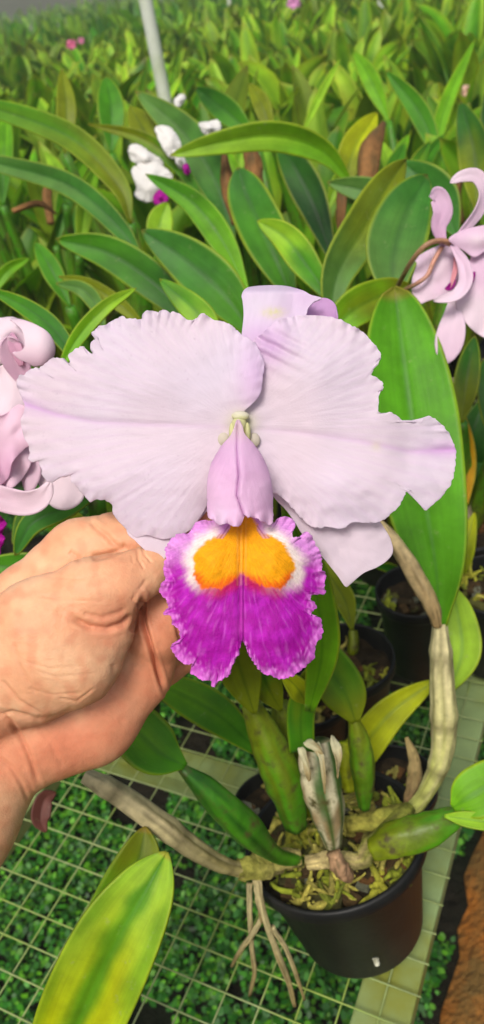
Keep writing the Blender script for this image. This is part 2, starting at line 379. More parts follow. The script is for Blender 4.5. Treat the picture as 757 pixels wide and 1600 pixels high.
    def cR(x, y, t):
        dd, q = seg_dist(x, y, ribR)
        c = mix(P0, PWARM, .5+.5*N3(x*.008, y*.008, 6))
        a = math.atan2(y-CY, x-CX)
        c = mix(c, PINK, .4*math.exp(-(dd/5)**2)*(.2+q)+.75*math.exp(-(dd/13)**2)*sm(.7, 1, q))
        c = mix(c, PINK, .7*math.exp(-((x-420)/34)**2-((y-540)/34)**2))
        c = mix(c, PINK, .10*max(0, math.sin(a*95))*sm(60, 200, math.hypot(x-CX, y-CY)))
        c = mix(c, lin(222, 222, 176), .7*math.exp(-(math.hypot(x-CX-6, y-CY+2)/18)**2))
        c = mix(c, lin(224, 222, 180), .4*math.exp(-(math.hypot(x-588, y-697)/7)**2))
        return c
    v, f, c = fan_geo(RP, (500, 670), dR, cR, rings=70, frill=lambda x, y: 2.0)
    mesh_obj('petal', v, f, PETALV, root, cols=c, thick=.0006)
    # dorsal sepal: front sheet with its rolled-back tip
    DS = [(378,522),(381,493),(379.5,471),(378,462),(384,452),(398.5,448),(427,446.5),(449,448),(471.5,454),(487,461),(503,466),(491,472),(482,482),(477,495),(450,530),(420,580),(390,620),(372,640),(368,600)]
    g = MB()
    def dD(x, y, t, s):
        d = .3665+.004*sm(600, 450, y)-.003*math.exp(-((x-430)/45)**2)+.0009*N3(x*.03, y*.02, 31)
        d += .010*sm(462, 446, y)**2
        d -= .005*sm(455, 500, x)
        return d
    def cD(x, y, t):
        c = mix(P0, PINK, .25+.3*N3(x*.02, y*.02, 4)+.35*sm(500, 530, y))
        return mix(c, lin(224, 222, 160), .6*math.exp(-((x-428)/16)**2-((y-489)/8)**2)*(1+N3(x*.2, y*.2)))
    v, f, c = fan_geo(DS, (425, 510), dD, cD, rings=34); g.add(v, f, c)
    CU = [(478,500),(482,482),(491,471),(503,465.5),(516,468),(524,476),(527,488),(527.5,499),(522,512),(495,514)]
    v, f, c = fan_geo(CU, (506, 489), lambda x, y, t, s: .3715+.006*math.sqrt(max(0, 1-((x-478)/50)**2))+.0003*N3(x*.1, y*.1), lambda x, y, t: mix(PINK, lin(206, 160, 212), .6), rings=16); g.add(v, f, c)
    g.build('sepal', PETALV, root, thick=.0007)
    # lateral sepals behind the petals
    RS = [(427,775),(447.6,797),(463,819),(473,835),(501.5,867),(527,898.5),(539.5,916),(546,914),(558.5,903),(571,894),(590,886),(606,875),(614,862),(611,844.6),(603,829),(590,810),(560,775),(500,730),(430,700),(400,690),(402,730)]
    def dS(x, y, t, s): return .3690+.0012*N3(x*.02, y*.02, 41)+.004*((x-480)/130)**2-.0012*math.exp(-(seg_dist(x, y, [(420, 740), (545, 905)])[0]/10)**2)+.0004*N3(x*.06, y*.06)
    v, f, c = fan_geo(RS, (510, 810), dS, lambda x, y, t: mix(P0, PWARM, .6)*(1+.03*N3(x*.03, y*.03)), rings=34)
    mesh_obj('sepal', v, f, PETALV, root, cols=c, thick=.0007)
    LS = [(196,770),(198,828),(212,845),(227.5,860),(240,867.6),(247,872),(256,875),(266,862),(290,835),(330,790),(352,740),(360,700),(320,700),(250,730)]
    v, f, c = fan_geo(LS, (262, 795), lambda x, y, t, s: .3630+.0006*N3(x*.03, y*.03, 45), lambda x, y, t: mix(P0, PWARM, .5), rings=24)
    mesh_obj('sepal', v, f, PETALV, root, cols=c, thick=.0007)
    # column cap; the two beige side discs paint half-shaded hollows between petal bases
    g = MB()
    def ell(cx, cy, d, rx, ry, rz, col, col2):
        vv = []; cc = []; ff = []; n, m = 24, 16
        for i in range(m+1):
            ph = math.pi*i/m
            for k in range(n):
                th = 2*math.pi*k/n
                x = cx+rx*math.sin(ph)*math.cos(th); y = cy+ry*math.sin(ph)*math.sin(th); z = d-rz*math.cos(ph)
                vv.append(AT(x, y, z)); cc.append(mix(col, col2, sm(-.8, .9, math.sin(ph)*math.sin(th)+.4*N3(x*.2, y*.2))))
        for i in range(m):
            for k in range(n): ff.append((i*n+k, i*n+(k+1) % n, (i+1)*n+(k+1) % n, (i+1)*n+k))
        g.add(vv, ff, cc)
    g1 = lin(226, 222, 204); g2 = lin(218, 218, 164); g3 = lin(214, 206, 192)
    ell(376, 650, .3562, 14, 8, .003, g1, g2)
    ell(374, 664, .3565, 12, 14, .004, g2, g2)
    ell(350, 687, .3580, 10, 12, .0018, g3, lin(204, 198, 176)); ell(397, 688, .3594, 10, 12, .0018, g3, lin(204, 198, 176))
    ell(363, 676, .3560, 5, 16, .002, g2, g2); ell(387, 676, .3560, 5, 16, .002, g2, g2)
    g.build('column', PETAL, root)
    # lip: frilled front lobe + the tube (side lobes closed over the column)
    lipr = LIP = [(300.5,826),(307,816),(321,813),(335,813),(350,800),(380,796),(405,800),(416,816),(428,818),(436,810),(448,807),(460,814),(461,824),(456,834),(462,839),(470,840),(478,831),(486,836),(493.6,852),(499.5,861.6),(503.5,875.5),(503,891),(508.6,893),(507.5,909),(508,927),(499.5,928),(486,930),(488,939),(495,949),(488,955),(487,963),(499.5,965.5),(503.5,976.5),(503.5,992),(493.6,1008),(491.6,1026),(482,1036),(470,1048),(450,1060),(434,1060),(424,1056),(412,1052),(400.5,1040),(388.5,1020),(382.6,1005),(377.5,1002),(372.7,1020),(363,1040),(357,1056),(343,1064),(334,1073.6),(329,1062),(319,1064),(305,1056),(298,1048),(301,1038),(289.5,1038),(275.6,1026),(267.6,1010),(281.5,1002),(279.5,984),(269.6,974.5),(267.6,962.6),(254.6,958.7),(263.7,949),(259.7,937),(250,925),(253.8,911),(259.7,905),(255.8,893),(259.7,869.5),(257.7,857.6),(267.6,844),(279.5,834),(293,834)]
    mid = [(380, 800), (378, 900), (378, 1000)]
    def dP(x, y, t, s):
        ax = abs(x-378)/125
        d = .3420+.010*ax**2+.010*sm(870, 800, y)*(1-ax)+.004*sm(960, 1080, y)
        dd, _ = seg_dist(x, y, mid)
        d += .0020*math.exp(-(dd/7)**2)-.0012*math.exp(-(dd/2.2)**2)
        d -= .0042*(math.exp(-((x-328)/30)**2-((y-885)/40)**2)+math.exp(-((x-432)/30)**2-((y-885)/40)**2))
        d -= .0022*(math.exp(-((x-320)/30)**2-((y-990)/40)**2)+math.exp(-((x-440)/30)**2-((y-990)/40)**2))
        a = math.atan2(y-860, x-378)
        d += .00018*N3(a*16, math.hypot(x-378, y-860)*.012, 5)*t+.0006*N3(x*.05, y*.05, 51)
        d += t**11*(.0034*N3(s*62, 1, 4)+.0016*N3(x*.07, y*.07, 55))+t**14*.0022*N3(s*170, 2, 6)
        return d
    PUR = lin(156, 6, 148); PUR2 = lin(176, 26, 176); LIL = lin(214, 120, 212); YEL = lin(236, 160, 6); RED = lin(176, 10, 62); WHI = lin(234, 220, 214)
    YP = [(372,806),(352,832),(322,848),(304,868),(304,900),(318,920),(344,921),(364,908),(378,897),(394,907),(414,917),(440,921),(456,905),(461,878),(444,852),(410,830),(390,806)]
    def inpoly(x, y, P):
        r_ = False
        for a_ in range(len(P)):
            x1, y1 = P[a_]; x2, y2 = P[a_-1]
            if (y1 > y) != (y2 > y) and x < (x2-x1)*(y-y1)/(y2-y1)+x1: r_ = not r_
        return r_
    def cP(x, y, t):
        n1 = N3(x*.05, y*.05, 61); n2 = N3(x*.25, y*.12, 62); ax = x-378
        a = math.atan2(y-840, ax); rad = math.hypot(ax, y-840)
        streak = N3(a*26, rad*.02, 63)
        c = mix(PUR, PUR2, sm(-.3, .6, n1+.6*streak))
        c = mix(c, LIL, .22*sm(.15, .6, N3(a*26, rad*.04, 66)))
        dd, _ = seg_dist(x, y, [(378, 905), (378, 985)])
        c = mix(c, lin(214, 90, 196), .6*math.exp(-(dd/2.2)**2)+.3*math.exp(-(dd/10)**2)*sm(930, 990, y))
        c = mix(c, LIL, sm(.86, 1., t+.08*n2)*.75+.3*sm(.78, .9, t)*sm(.1, .5, n2))
        # pale sides around the yellow
        up = sm(905, 850, y+.10*abs(ax)-8+9*n1)
        c = mix(c, mix(LIL, PINK, .45), up*.75)
        ds = seg_dist(x, y, YP+YP[:1])[0]*(-1 if inpoly(x, y, YP) else 1)
        dn = ds+3.5*n1+2.2*n2+2.5*streak
        side = sm(26, 44, abs(ax))*sm(938, 900, y+6*streak)
        c = mix(c, lin(240, 226, 216), .92*side*sm(26, 4, dn+4*n1))
        low = sm(890, 905, y+.05*abs(ax))
        c = mix(c, RED, .85*low*sm(22, 2, dn-5*streak)*sm(74, 50, abs(ax))*(1-.5*side))
        c = mix(c, mix(YEL, lin(226, 70, 14), .75*low*sm(-17, -3, dn+5*streak)), sm(2.5, -2.5, dn))
        if y > 890 and abs(ax) < 7: c = mix(c, PUR, .7*sm(890, 902, y)*sm(7, 2, abs(ax)))
        for sx in (-1, 1):
            q = (x-380)*sx
            if 812 < y < 842 and q > 22 and (y-812)*.75+8 < q < (y-806)*.95+9: c = mix(c, mix(lin(120, 40, 104), lin(206, 160, 196), .5+.5*math.sin(q*1.1-(y-812)*.75)), .6)
        if y < 915: c = mix(c, lin(236, 190, 120), .2*math.exp(-(abs(ax+1)/1.6)**2)*sm(815, 830, y)+.18*math.exp(-((abs(ax)-7)/1.3)**2))
        # striped throat flanks
        return c
    v, f, c = fan_geo(LIP, (378, 915), dP, cP, rings=80, step=1.8, frill=lambda x, y: 2.6 if y > 835 else 1.0)
    lip = mesh_obj('lip', v, f, LIPM, root, cols=c, thick=.0006)
    TU = [(372,655.5),(378.6,665),(382.6,679),(396.5,695),(410,715),(420,739),(425,766.5),(426,790),(425,819),(412,816),(400,809),(388.5,808),(382,805),(380,810),(374.7,821),(366.7,823),(357,818),(345,820),(335,814),(326,806),(325,778),(326,746.7),(335,715),(349,695),(361,681),(366.7,667)]
    seam = [(372, 658), (371, 700), (374, 745), (371, 775), (377, 792), (382, 806)]
    def dT(x, y, t, s):
        hw = 12+42*sm(655, 760, y); q = min(1, abs(x-374)/hw)
        d = .3500-.0030*sm(660, 720, y)-.0145*math.sqrt(max(0, 1-q*q))*sm(652, 740, y)
        dd, _ = seg_dist(x, y, seam); 
        d += .0022*math.exp(-(dd/3)**2)+(-.0010 if x > seam_x(y) else .0)*math.exp(-(dd/12)**2)
        d += .0007*N3(x*.03, y*.02, 71)+.0003*N3(x*.09, y*.09, 72)
        d += t**8*.0018*math.sin(x*.32)*sm(785, 812, y)-.002*sm(795, 822, y)
        return d
    def seam_x(y):
        for i in range(len(seam)-1):
            if seam[i][1] <= y <= seam[i+1][1]: return seam[i][0]+(seam[i+1][0]-seam[i][0])*(y-seam[i][1])/(seam[i+1][1]-seam[i][1])
        return 372 if y < 700 else 382
    def cT(x, y, t):
        c = mix(lin(238, 206, 234), lin(232, 192, 228), .5+.6*N3(x*.02, y*.02, 73))
        c = mix(c, P0, .5*math.exp(-((x-345)/14)**2)*sm(770, 815, y))
        dd, _ = seg_dist(x, y, seam); c = mix(c, lin(190, 130, 200), .45*math.exp(-(dd/1.6)**2))
        c = mix(c, lin(224, 214, 200), .5*sm(700, 665, y)); c = mix(c, lin(232, 200, 232), .5*sm(.94, 1, t))
        return c
    v, f, c = fan_geo(TU, (375, 745), dT, cT, rings=50, step=1.6, frill=lambda x, y: 1.2 if y > 760 else 0)
    mesh_obj('tube', v, f, PETALV, lip, cols=c, thick=.0007)
    # stalk running back and down into the fingers
    bulb(root, [(378, 668, .364), (368, 700, .374), (345, 780, .382), (330, 860, .386), (345, 940, .41), (385, 1000, .50), (398, 1060, .57), (410, 1140, .60)], [12, 10, 8, 7, 7, 7, 7], col=lin(150, 160, 96), name='stalk', ridges=0)
    return root
flower = build_main_flower()

# ---------------------------------------------------------------- hand (implicit surface -> mesh, then creases)
def build_hand():
    import openvdb
    def cs(px, py, d): return np.array([(px-W/2)/F*d, (py-H/2)/F*d, d])
    vox = .00115
    lo = np.array([-.175, -.012, .300]); hi = np.array([.004, .205, .452])
    n = np.ceil((hi-lo)/vox).astype(int)
    X, Y, Z = np.meshgrid(*[lo[i]+vox*np.arange(n[i]) for i in range(3)], indexing='ij')
    P = np.stack([X, Y, Z], -1).astype(np.float32)
    def cone(a, b, ra, rb, flat=1.):
        a = a.astype(np.float32); b = b.astype(np.float32)
        ab = b-a; q = P-a; t = np.clip((q@ab)/(ab@ab), 0, 1); e = q-t[..., None]*ab
        if flat != 1.: e[..., 2] /= flat
        return np.linalg.norm(e, axis=-1)-(ra+(rb-ra)*t)
    def chain(pts, flat=1.):
        r = None
        for a, b in zip(pts[:-1], pts[1:]):
            s = cone(cs(*a[:3]), cs(*b[:3]), a[3]*a[2]/F, b[3]*b[2]/F, flat)
            r = s if r is None else smin(r, s, .005)
        return r
    def smin(a, b, k):
        h = np.clip(.5+.5*(b-a)/k, 0, 1); return b*(1-h)+a*h-k*h*(1-h)
    palm = chain([(-30, 1085, .394, 108), (62, 1112, .396, 108), (128, 1102, .398, 96), (192, 1040, .398, 78), (236, 985, .392, 60)], flat=.72)
    backp = chain([(-40, 1060, .400, 100), (60, 960, .402, 84), (120, 880, .396, 58)], flat=.75)
    fill = chain([(150, 960, .400, 80), (60, 1050, .402, 100)], flat=.6)
    fore = chain([(-26, 1176, .396, 100), (-70, 1275, .400, 98), (-135, 1400, .405, 102)], flat=.85)
    thumb = chain([(286, 866, .3745, 22), (268, 870, .3725, 27), (222, 896, .3665, 37), (178, 914, .361, 47), (140, 930, .3585, 56), (70, 985, .362, 84), (-20, 1060, .378, 98)], flat=.85)
    thenar = chain([(158, 985, .364, 52), (112, 1020, .364, 82), (60, 1040, .366, 88)], flat=.8)
    idx = chain([(100, 900, .396, 62), (128, 866, .394, 54), (185, 850, .392, 48), (245, 838, .388, 38), (300, 812, .379, 27), (318, 806, .3745, 22)])
    mid_ = chain([(240, 985, .390, 54), (266, 950, .394, 46), (318, 905, .398, 34), (345, 868, .392, 28), (338, 845, .386, 24)])
    ring = chain([(225, 1015, .402, 54), (262, 990, .410, 46), (325, 960, .412, 32), (352, 920, .404, 28), (345, 892, .396, 24)])
    lit = chain([(205, 1050, .410, 46), (250, 1034, .420, 38), (308, 1010, .420, 28), (335, 975, .412, 23), (330, 950, .404, 20)])
    s = smin(palm, fill, .012); s = smin(s, backp, .012); s = smin(s, fore, .010)
    s = smin(s, idx, .005); s = smin(s, mid_, .003); s = smin(s, ring, .002); s = smin(s, lit, .002)
    th = smin(thumb, thenar, .012)
    s = smin(s, th, .0045)
    grid = openvdb.FloatGrid(background=.05)
    grid.copyFromArray(np.ascontiguousarray(s.astype(np.float32)))
    pts, quads = grid.convertToQuads(isovalue=0.)
    pts = lo+np.array(pts)*vox
    quads = [tuple(int(i) for i in q) for q in quads]
    root = None
    me = bpy.data.meshes.new('tmp'); wpts = np.array([EYE+fw*p[2]+RX*p[0]-UY*p[1] for p in pts])
    me.from_pydata([tuple(p) for p in wpts.tolist()], [], quads); 
    bm = bmesh.new(); bm.from_mesh(me)
    for _ in range(3): bmesh.ops.smooth_vert(bm, verts=bm.verts, factor=.5, use_axis_x=True, use_axis_y=True, use_axis_z=True)
    # finer faces only where the camera side shows
    ed = [e for e in bm.edges if 0 < 1]
    bmesh.ops.subdivide_edges(bm, edges=ed, cuts=1, use_grid_fill=True)
    bmesh.ops.smooth_vert(bm, verts=bm.verts, factor=.5, use_axis_x=True, use_axis_y=True, use_axis_z=True)
    bmesh.ops.recalc_face_normals(bm, faces=bm.faces)
    bm.normal_update()
    CR = [([(112, 966), (140, 980), (168, 983), (192, 975), (210, 958)], 5.0, 1.5), ([(128, 958), (160, 965), (200, 952)], 4, .5), ([(86, 950), (120, 970), (150, 984)], 7, .5),
          ([(218, 940), (216, 962), (206, 990)], 5, 1.2), ([(272, 960), (284, 1000), (296, 1040)], 4, 1.2), ([(120, 1108), (88, 1122), (58, 1124), (0, 1112), (-30, 1100)], 5, .8),
          ([(222, 930), (225, 975), (237, 1015), (258, 1082)], 4.0, 3.2), ([(178, 1035), (182, 1060), (176, 1090)], 6, .4),
          ([(-10, 1112), (16, 1128), (32, 1150), (46, 1182), (62, 1228)], 4.0, 1.3), ([(-5, 1180), (18, 1200), (34, 1225), (45, 1252)], 3.4, .6), ([(0, 1120), (20, 1112), (50, 1120)], 3, .5),
          ([(140, 812), (152, 826), (166, 836), (176, 848), (190, 858)], 4.5, 1.0), ([(108, 862), (118, 868), (126, 876)], 4.5, .6), ([(152, 806), (170, 818)], 4.5, .35),
          ([(200, 852), (188, 860), (168, 868), (140, 872)], 5, 1.1),
          ([(222, 852), (226, 866), (238, 880)], 2, .5), ([(214, 858), (217, 874), (226, 890)], 2, .5), ([(206, 866), (208, 880)], 2, .35),
          ([(230, 905), (218, 922), (205, 940)], 3, .4), ([(60, 1050), (90, 1058), (150, 1052)], 2.6, .16), ([(40, 1075), (85, 1086), (130, 1082)], 2.6, .2), ([(30, 1030), (80, 1045), (140, 1040)], 2.4, .15),
          ([(20, 1000), (30, 1040), (60, 1090)], 3, .35), ([(0, 1060), (30, 1095), (70, 1118)], 3, .6), ([(90, 1090), (120, 1096), (150, 1074)], 2.2, .35),
          ([(70, 900), (120, 905), (180, 892)], 2.5, .18), ([(60, 930), (110, 938), (170, 940)], 2.5, .2), ([(200, 1000), (180, 1050), (140, 1110)], 9, .35), ([(100, 1205), (80, 1160), (60, 1135)], 5, .35)]
    cols = []
    s1 = lin(214, 156, 118); s2 = lin(204, 130, 96); s3 = lin(222, 174, 136); s4 = lin(208, 124, 94)
    for vtx in bm.verts:
        p = np.array(vtx.co); x, y, d = PXD(p); face = -(np.array(vtx.normal)@nrm(p-EYE))
        disp = 0.; cr = 0.
        if face > -.15 and -60 < x < 300 and 780 < y < 1400:
            for pl, w, a in CR:
                dd, q = seg_dist(x, y, pl)
                if dd < w*3:
                    k = a*math.exp(-(dd/w)**2)*sm(0, .12, q)*sm(1, .88, q); disp += k; cr += k
                    disp -= .12*a*math.exp(-((dd-w*1.9)/w)**2)
            # fine crossing wrinkles of the skin
            wv = N3(x*.03, y*.03, 81)
            disp += .05*max(0, math.sin((y*.9-x*.35)*.42+6*wv))*sm(1130, 1080, y)*sm(950, 1000, y)*sm(190, 150, x)
            disp += .04*max(0, math.sin((x*.8+y*.5)*.45+7*wv))*sm(930, 880, y)
            disp += .12*N3(x*.09, y*.09, 82)+.05*N3(x*.3, y*.3, 83)
        vtx.co = Vector((p-np.array(vtx.normal)*disp*.001).tolist())
        n1 = N3(x*.014, y*.014, 84); n2 = N3(x*.05, y*.05, 85)
        c = mix(s1, s3, sm(-.3, .5, n1)); c = mix(c, s2, .45*sm(-.1, .6, n2))
        palmish = max(sm(1100, 1150, y), sm(200, 228, x)*sm(900, 960, y), sm(0, 40, y-(1235-x*1.02+.0*y)+0))
        c = mix(c, s4, .55*palmish*sm(1260, 1200, y))
        c = mix(c, lin(206, 96, 72), .35*math.exp(-(math.hypot(x-165, y-975)/34)**2)+.25*math.exp(-(math.hypot(x-110, y-1160)/40)**2))
        c = mix(c, s4*.85, min(.5, .2*cr))
        cols.append(c)
    loc = AT(60, 1110, .396)
    for vtx in bm.verts: vtx.co -= Vector(loc.tolist())
    m2 = bpy.data.meshes.new('hand'); bm.to_mesh(m2); bm.free()
    ca = m2.color_attributes.new('Col', 'FLOAT_COLOR', 'POINT'); cc = np.ones((len(cols), 4)); cc[:, :3] = np.array(cols); ca.data.foreach_set('color', cc.ravel())
    m2.materials.append(SKIN); m2.polygons.foreach_set('use_smooth', [True]*len(m2.polygons)); m2.update()
    o = bpy.data.objects.new('hand', m2); C.objects.link(o); o.location = Vector(loc.tolist())
    tag(o, 'bare left hand and wrist pinching the stalk behind the large pale lilac bloom', 'hand')
    bpy.data.meshes.remove(me)
    return o
hand = build_hand()

# ---------------------------------------------------------------- pots with bark and moss
def pot_at(loc, r, h, parent, tilt=None, moss=18, seed=1, chunks=26):
    """loc = base centre on the bench"""
    rnd = random.Random(seed); g = MB(); n = 56
    prof = [(.0, 0.), (.70, 0.), (.72, .03), (.93, .86), (.95, .88), (1.0, .885), (1.015, .90), (1.015, .985), (1.0, 1.), (.965, 1.), (.955, .98), (.90, .80), (.88, .78)]
    M = np.eye(3)
    if tilt is not None:
        ax, ay = tilt
        ca, sa = math.cos(ax), math.sin(ax); cb, sb = math.cos(ay), math.sin(ay)
        M = np.array([[cb, 0, sb], [0, 1, 0], [-sb, 0, cb]])@np.array([[1, 0, 0], [0, ca, -sa], [0, sa, ca]])
    loc = np.array(loc, float)
    def T(p): return loc+M@np.array(p, float)
    v = []; f = []
    for (a, b) in prof:
        for k in range(n):
            th = 2*math.pi*k/n; v.append(T((a*r*math.cos(th), a*r*math.sin(th), b*h)))
    for i in range(len(prof)-1):
        for k in range(n): f.append((i*n+k, i*n+(k+1) % n, (i+1)*n+(k+1) % n, (i+1)*n+k))
    g.add(v, f); g.build('pot', POTM, parent)
    # bark and stone filling
    g = MB()
    vv = [T((0, 0, h*.80))]; ff = []; cc = [lin(40, 32, 20)]
    for j in range(1, 9):
        for k in range(n):
            th = 2*math.pi*k/n; q = j/8*.9*r; vv.append(T((q*math.cos(th), q*math.sin(th), h*(.82+.07*N3(q*60*math.cos(th), q*60*math.sin(th), seed))))); cc.append(lin(44, 36, 24))
    for k in range(n): ff.append((0, 1+k, 1+(k+1) % n))
    for j in range(7):
        for k in range(n): a = 1+j*n; ff.append((a+k, a+n+k, a+n+(k+1) % n, a+(k+1) % n))
    g.add(vv, ff, cc)
    for _ in range(chunks):
        q = r*.82*math.sqrt(rnd.random()); th = rnd.random()*6.28; s = r*rnd.uniform(.08, .2)
        cpos = np.array((q*math.cos(th), q*math.sin(th), h*.86)); an = rnd.random()*3.14
        bv, bf = box_geo(0, 0, 0, s*rnd.uniform(1.2, 2.2), s, s*.5, an)
        ta = rnd.uniform(-.5, .5)
        bv = [T(cpos+np.array((x*(1+.2*rnd.random()), y*(1+.2*rnd.random()), z+x*ta))) for x, y, z in bv]
        col = rnd.choice([lin(72, 56, 34), lin(56, 46, 30), lin(98, 68, 38), lin(96, 98, 80), lin(62, 60, 32), lin(84, 84, 40)])
        g.add(bv, bf, col)
    g.build('bark_filling', MOSS, parent, smooth=False)
    # mossy root tufts
    if moss:
        g = MB()
        for _ in range(moss):
            q = r*.86*math.sqrt(rnd.random()); th = rnd.random()*6.28; base = np.array((q*math.cos(th), q*math.sin(th), h*.87))
            col = rnd.choice([lin(150, 150, 50), lin(126, 136, 40), lin(168, 160, 74), lin(108, 118, 40), lin(142, 134, 66)])
            for b in range(rnd.randint(3, 7)):
                dr = np.array([rnd.gauss(0, 1), rnd.gauss(0, 1), abs(rnd.gauss(.35, .4))]); dr = nrm(dr); L_ = r*rnd.uniform(.12, .38)
                pp = [base]; 
                for k in range(4):
                    dr = nrm(dr+np.array([rnd.gauss(0, .4), rnd.gauss(0, .4), rnd.gauss(-.12, .3)])); pp.append(pp[-1]+dr*L_/4)
                pp = [np.array([p[0], p[1], p[2]])*np.array([min(1, r*.86/max(1e-6, math.hypot(p[0], p[1])))]*2+[1]) for p in pp]
                r0_ = rnd.uniform(.0014, .0034)
                tv, tf = tube_geo([T(p) for p in catmull(pp, 9)], [r0_*(1-.6*k/8)*(1+.3*rnd.random()) for k in range(9)], n=7)
                g.add(tv, tf, col*rnd.uniform(.75, 1.2))
        g.build('moss', MOSS, parent)
    return T

# ---------------------------------------------------------------- main plant
mp_base = np.array([0., 0, BZ])
def pot_solve(px, py, h): return ONZ(px, py, BZ+h)
rim_c = ONZ(521, 1302, BZ+.110); MR = 142*PXD(rim_c)[2]/F
print('main pot rim', rim_c, MR, PXD(rim_c))
def husk(o):
    # pale papery husk torn into strips over the green bulb
    ca = o.data.color_attributes['Col']; nn = len(ca.data)//20
    for i in range(nn):
        for k in range(20):
            a_ = 2*math.pi*k/20; st = N3(i*.05, 3.2*math.cos(a_)+5, 3.2*math.sin(a_)); st2 = N3(i*.2, 6*math.cos(a_), 6*math.sin(a_)+9)
            pale = mix(lin(200, 192, 158), lin(150, 128, 90), sm(-.2, .4, st2)); g_ = lin(48, 84, 26)
            ca.data[i*20+k].color = (*mix(g_, pale, sm(-.16, -.04, st+.15*st2)), 1)
def build_main_plant():
    tl = math.radians(7)
    tb = math.radians(-12); ax_, ay_ = tb, -tl
    zt = np.array([math.sin(ay_)*math.cos(ax_), -math.sin(ax_), math.cos(ay_)*math.cos(ax_)]); loc = rim_c-zt*.100; loc[2] = max(loc[2], BZ+.012)
    root = empty('orchid_plant', loc, 'orchid plant in the black pot with mossy roots, below the large bloom', 'orchid plant')
    T = pot_at(loc, MR, .100, root, tilt=(tb, -tl), moss=80, seed=3, chunks=46)
    # big leaf on the right with its dry brown sheath
    leaf(root, [(689, 978, .60), (679, 870, .595), (652, 720, .60), (632, 580, .61), (616, 449, .625)], 138, 'hero', fold=.42, col2='hero', tip=.45, base=.12, wave=.5, peak=.6, thick=.002, label='largest broad upright green leaf', n=40, m=20, roll=.12)
    bulb(root, [(592, 815, .592), (625, 858, .588), (655, 910, .588), (676, 950, .592), (684, 978, .597)], [6, 12, 14, 12, 7], col=lin(206, 184, 136), col2=lin(176, 148, 100), name='dry_sheath', mat=BARK, ridges=7, rough=.2)
    bulb(root, [(688, 975, .602), (690, 1040, .60), (694, 1120, .60), (690, 1180, .605), (668, 1235, .605), (630, 1285, .61)], [11, 17, 19, 16, 12, 11], col=lin(206, 196, 146), col2=lin(160, 166, 84), mat=BARK, ridges=6, label='upright cane in pale papery sheath')
    leaf(root, [(700, 1085, .64), (722, 1020, .64), (716, 960, .65), (705, 915, .66)], 58, 'pale', fold=.3, tip=.8, peak=.4, label='pale green leaf behind the cane')
    leaf(root, [(532, 1228, .66), (560, 1180, .655), (610, 1115, .65), (682, 1062, .65)], 56, 'yellow', col2='yellow', fold=.3, tip=.8, base=.3, label='yellowing leaf')
    bulb(root, [(536, 1160, .63), (540, 1190, .63), (548, 1235, .63)], [10, 14, 10], col='yellow')
    # olive leaf + bulb right of centre
    leaf(root, [(556, 1128, .575), (540, 1085, .57), (505, 1030, .565), (488, 1000, .565)], 72, 'olive', col2='green', fold=.2, tip=.75, base=.2, edge=.4)
    bulb(root, [(552, 1122, .578), (562, 1160, .585), (568, 1210, .59), (570, 1262, .60)], [8, 17, 18, 9], col='olive', col2='green')
    leaf(root, [(551, 985, .70), (540, 940, .70), (520, 905, .70), (505, 875, .70)], 34, 'olive', fold=.3)
    # leaves and bulbs below the lip
    leaf(root, [(484, 1110, .50), (502, 1030, .47), (500, 960, .455), (480, 870, .44), (440, 790, .43)], 56, 'bright', fold=.35, tip=.7, base=.3, peak=.4)
    leaf(root, [(472, 1172, .53), (470, 1120, .52), (478, 1080, .51), (492, 1035, .50)], 44, 'green', col2='olive', fold=.3, tip=.6, base=.9)
    leaf(root, [(480, 1100, .505), (465, 1075, .50), (440, 1050, .495)], 34, 'olive', col2='yellow', fold=.3)
    leaf(root, [(398, 1115, .52), (380, 1060, .51), (368, 1020, .50), (360, 980, .49)], 66, 'olive', fold=.2, tip=.7, edge=.3)
    leaf(root, [(440, 1110, .54), (420, 1075, .53), (408, 1040, .52), (400, 1000, .52)], 50, 'olive', col2='green', fold=.2, edge=.3)
    bulb(root, [(392, 1100, .54), (420, 1160, .55), (446, 1220, .56), (462, 1290, .58)], [14, 26, 30, 18], col='olive', col2='green', ridges=5)
    bulb(root, [(438, 1100, .58), (446, 1130, .585), (468, 1190, .59), (486, 1270, .60)], [13, 20, 22, 12], col='olive')
    leaf(root, [(402, 1172, .60), (345, 1120, .59), (285, 1085, .585), (230, 1062, .58)], 62, 'green', fold=.15, col2='bright', tip=.8, base=.3, wave=.2)
    # centre bulb in a torn papery sheath
    cb_ = bulb(root, [(492, 1158, .540), (500, 1215, .54), (512, 1270, .55), (522, 1325, .565)], [24, 31, 25, 11], col='dark', col2='green', ridges=5)
    husk(cb_)
    PAL['paper'] = lin(190, 186, 150); PAL['paper_dark'] = lin(140, 124, 84)
    for pts_, w_, rl in [([(470, 1168, .520), (478, 1190, .512), (484, 1220, .514)], 12, .5), ([(478, 1158, .522), (494, 1168, .512), (506, 1186, .512)], 14, .3), ([(520, 1150, .524), (528, 1180, .515), (528, 1216, .516)], 12, -.5), ([(496, 1160, .518), (504, 1190, .510), (508, 1240, .514)], 9, 0)]:
        o_ = leaf(cb_, pts_, w_, 'paper', col2='paper_dark', name='papery_sheath', mat=BARK, base=.45, tip=.7, fold=.15, roll=rl, wave=3, edge=0, thick=.0006, peak=.25)
    # fine brown roots and rhizome end below the sheath
    bulb(root, [(522, 1332, .553), (532, 1358, .553), (548, 1372, .556)], [11, 13, 8], col=lin(166, 132, 100), col2=lin(120, 92, 66), mat=BARK, name='rhizome', ridges=3, rough=.35)
    # flat green bulb going up-left with its leaf, and the bare old cane
    bulb(root, [(285, 1200, .50), (330, 1240, .51), (385, 1295, .53), (430, 1335, .56), (470, 1345, .58)], [7, 20, 24, 14, 9], col='dark', col2='green', ridges=4)
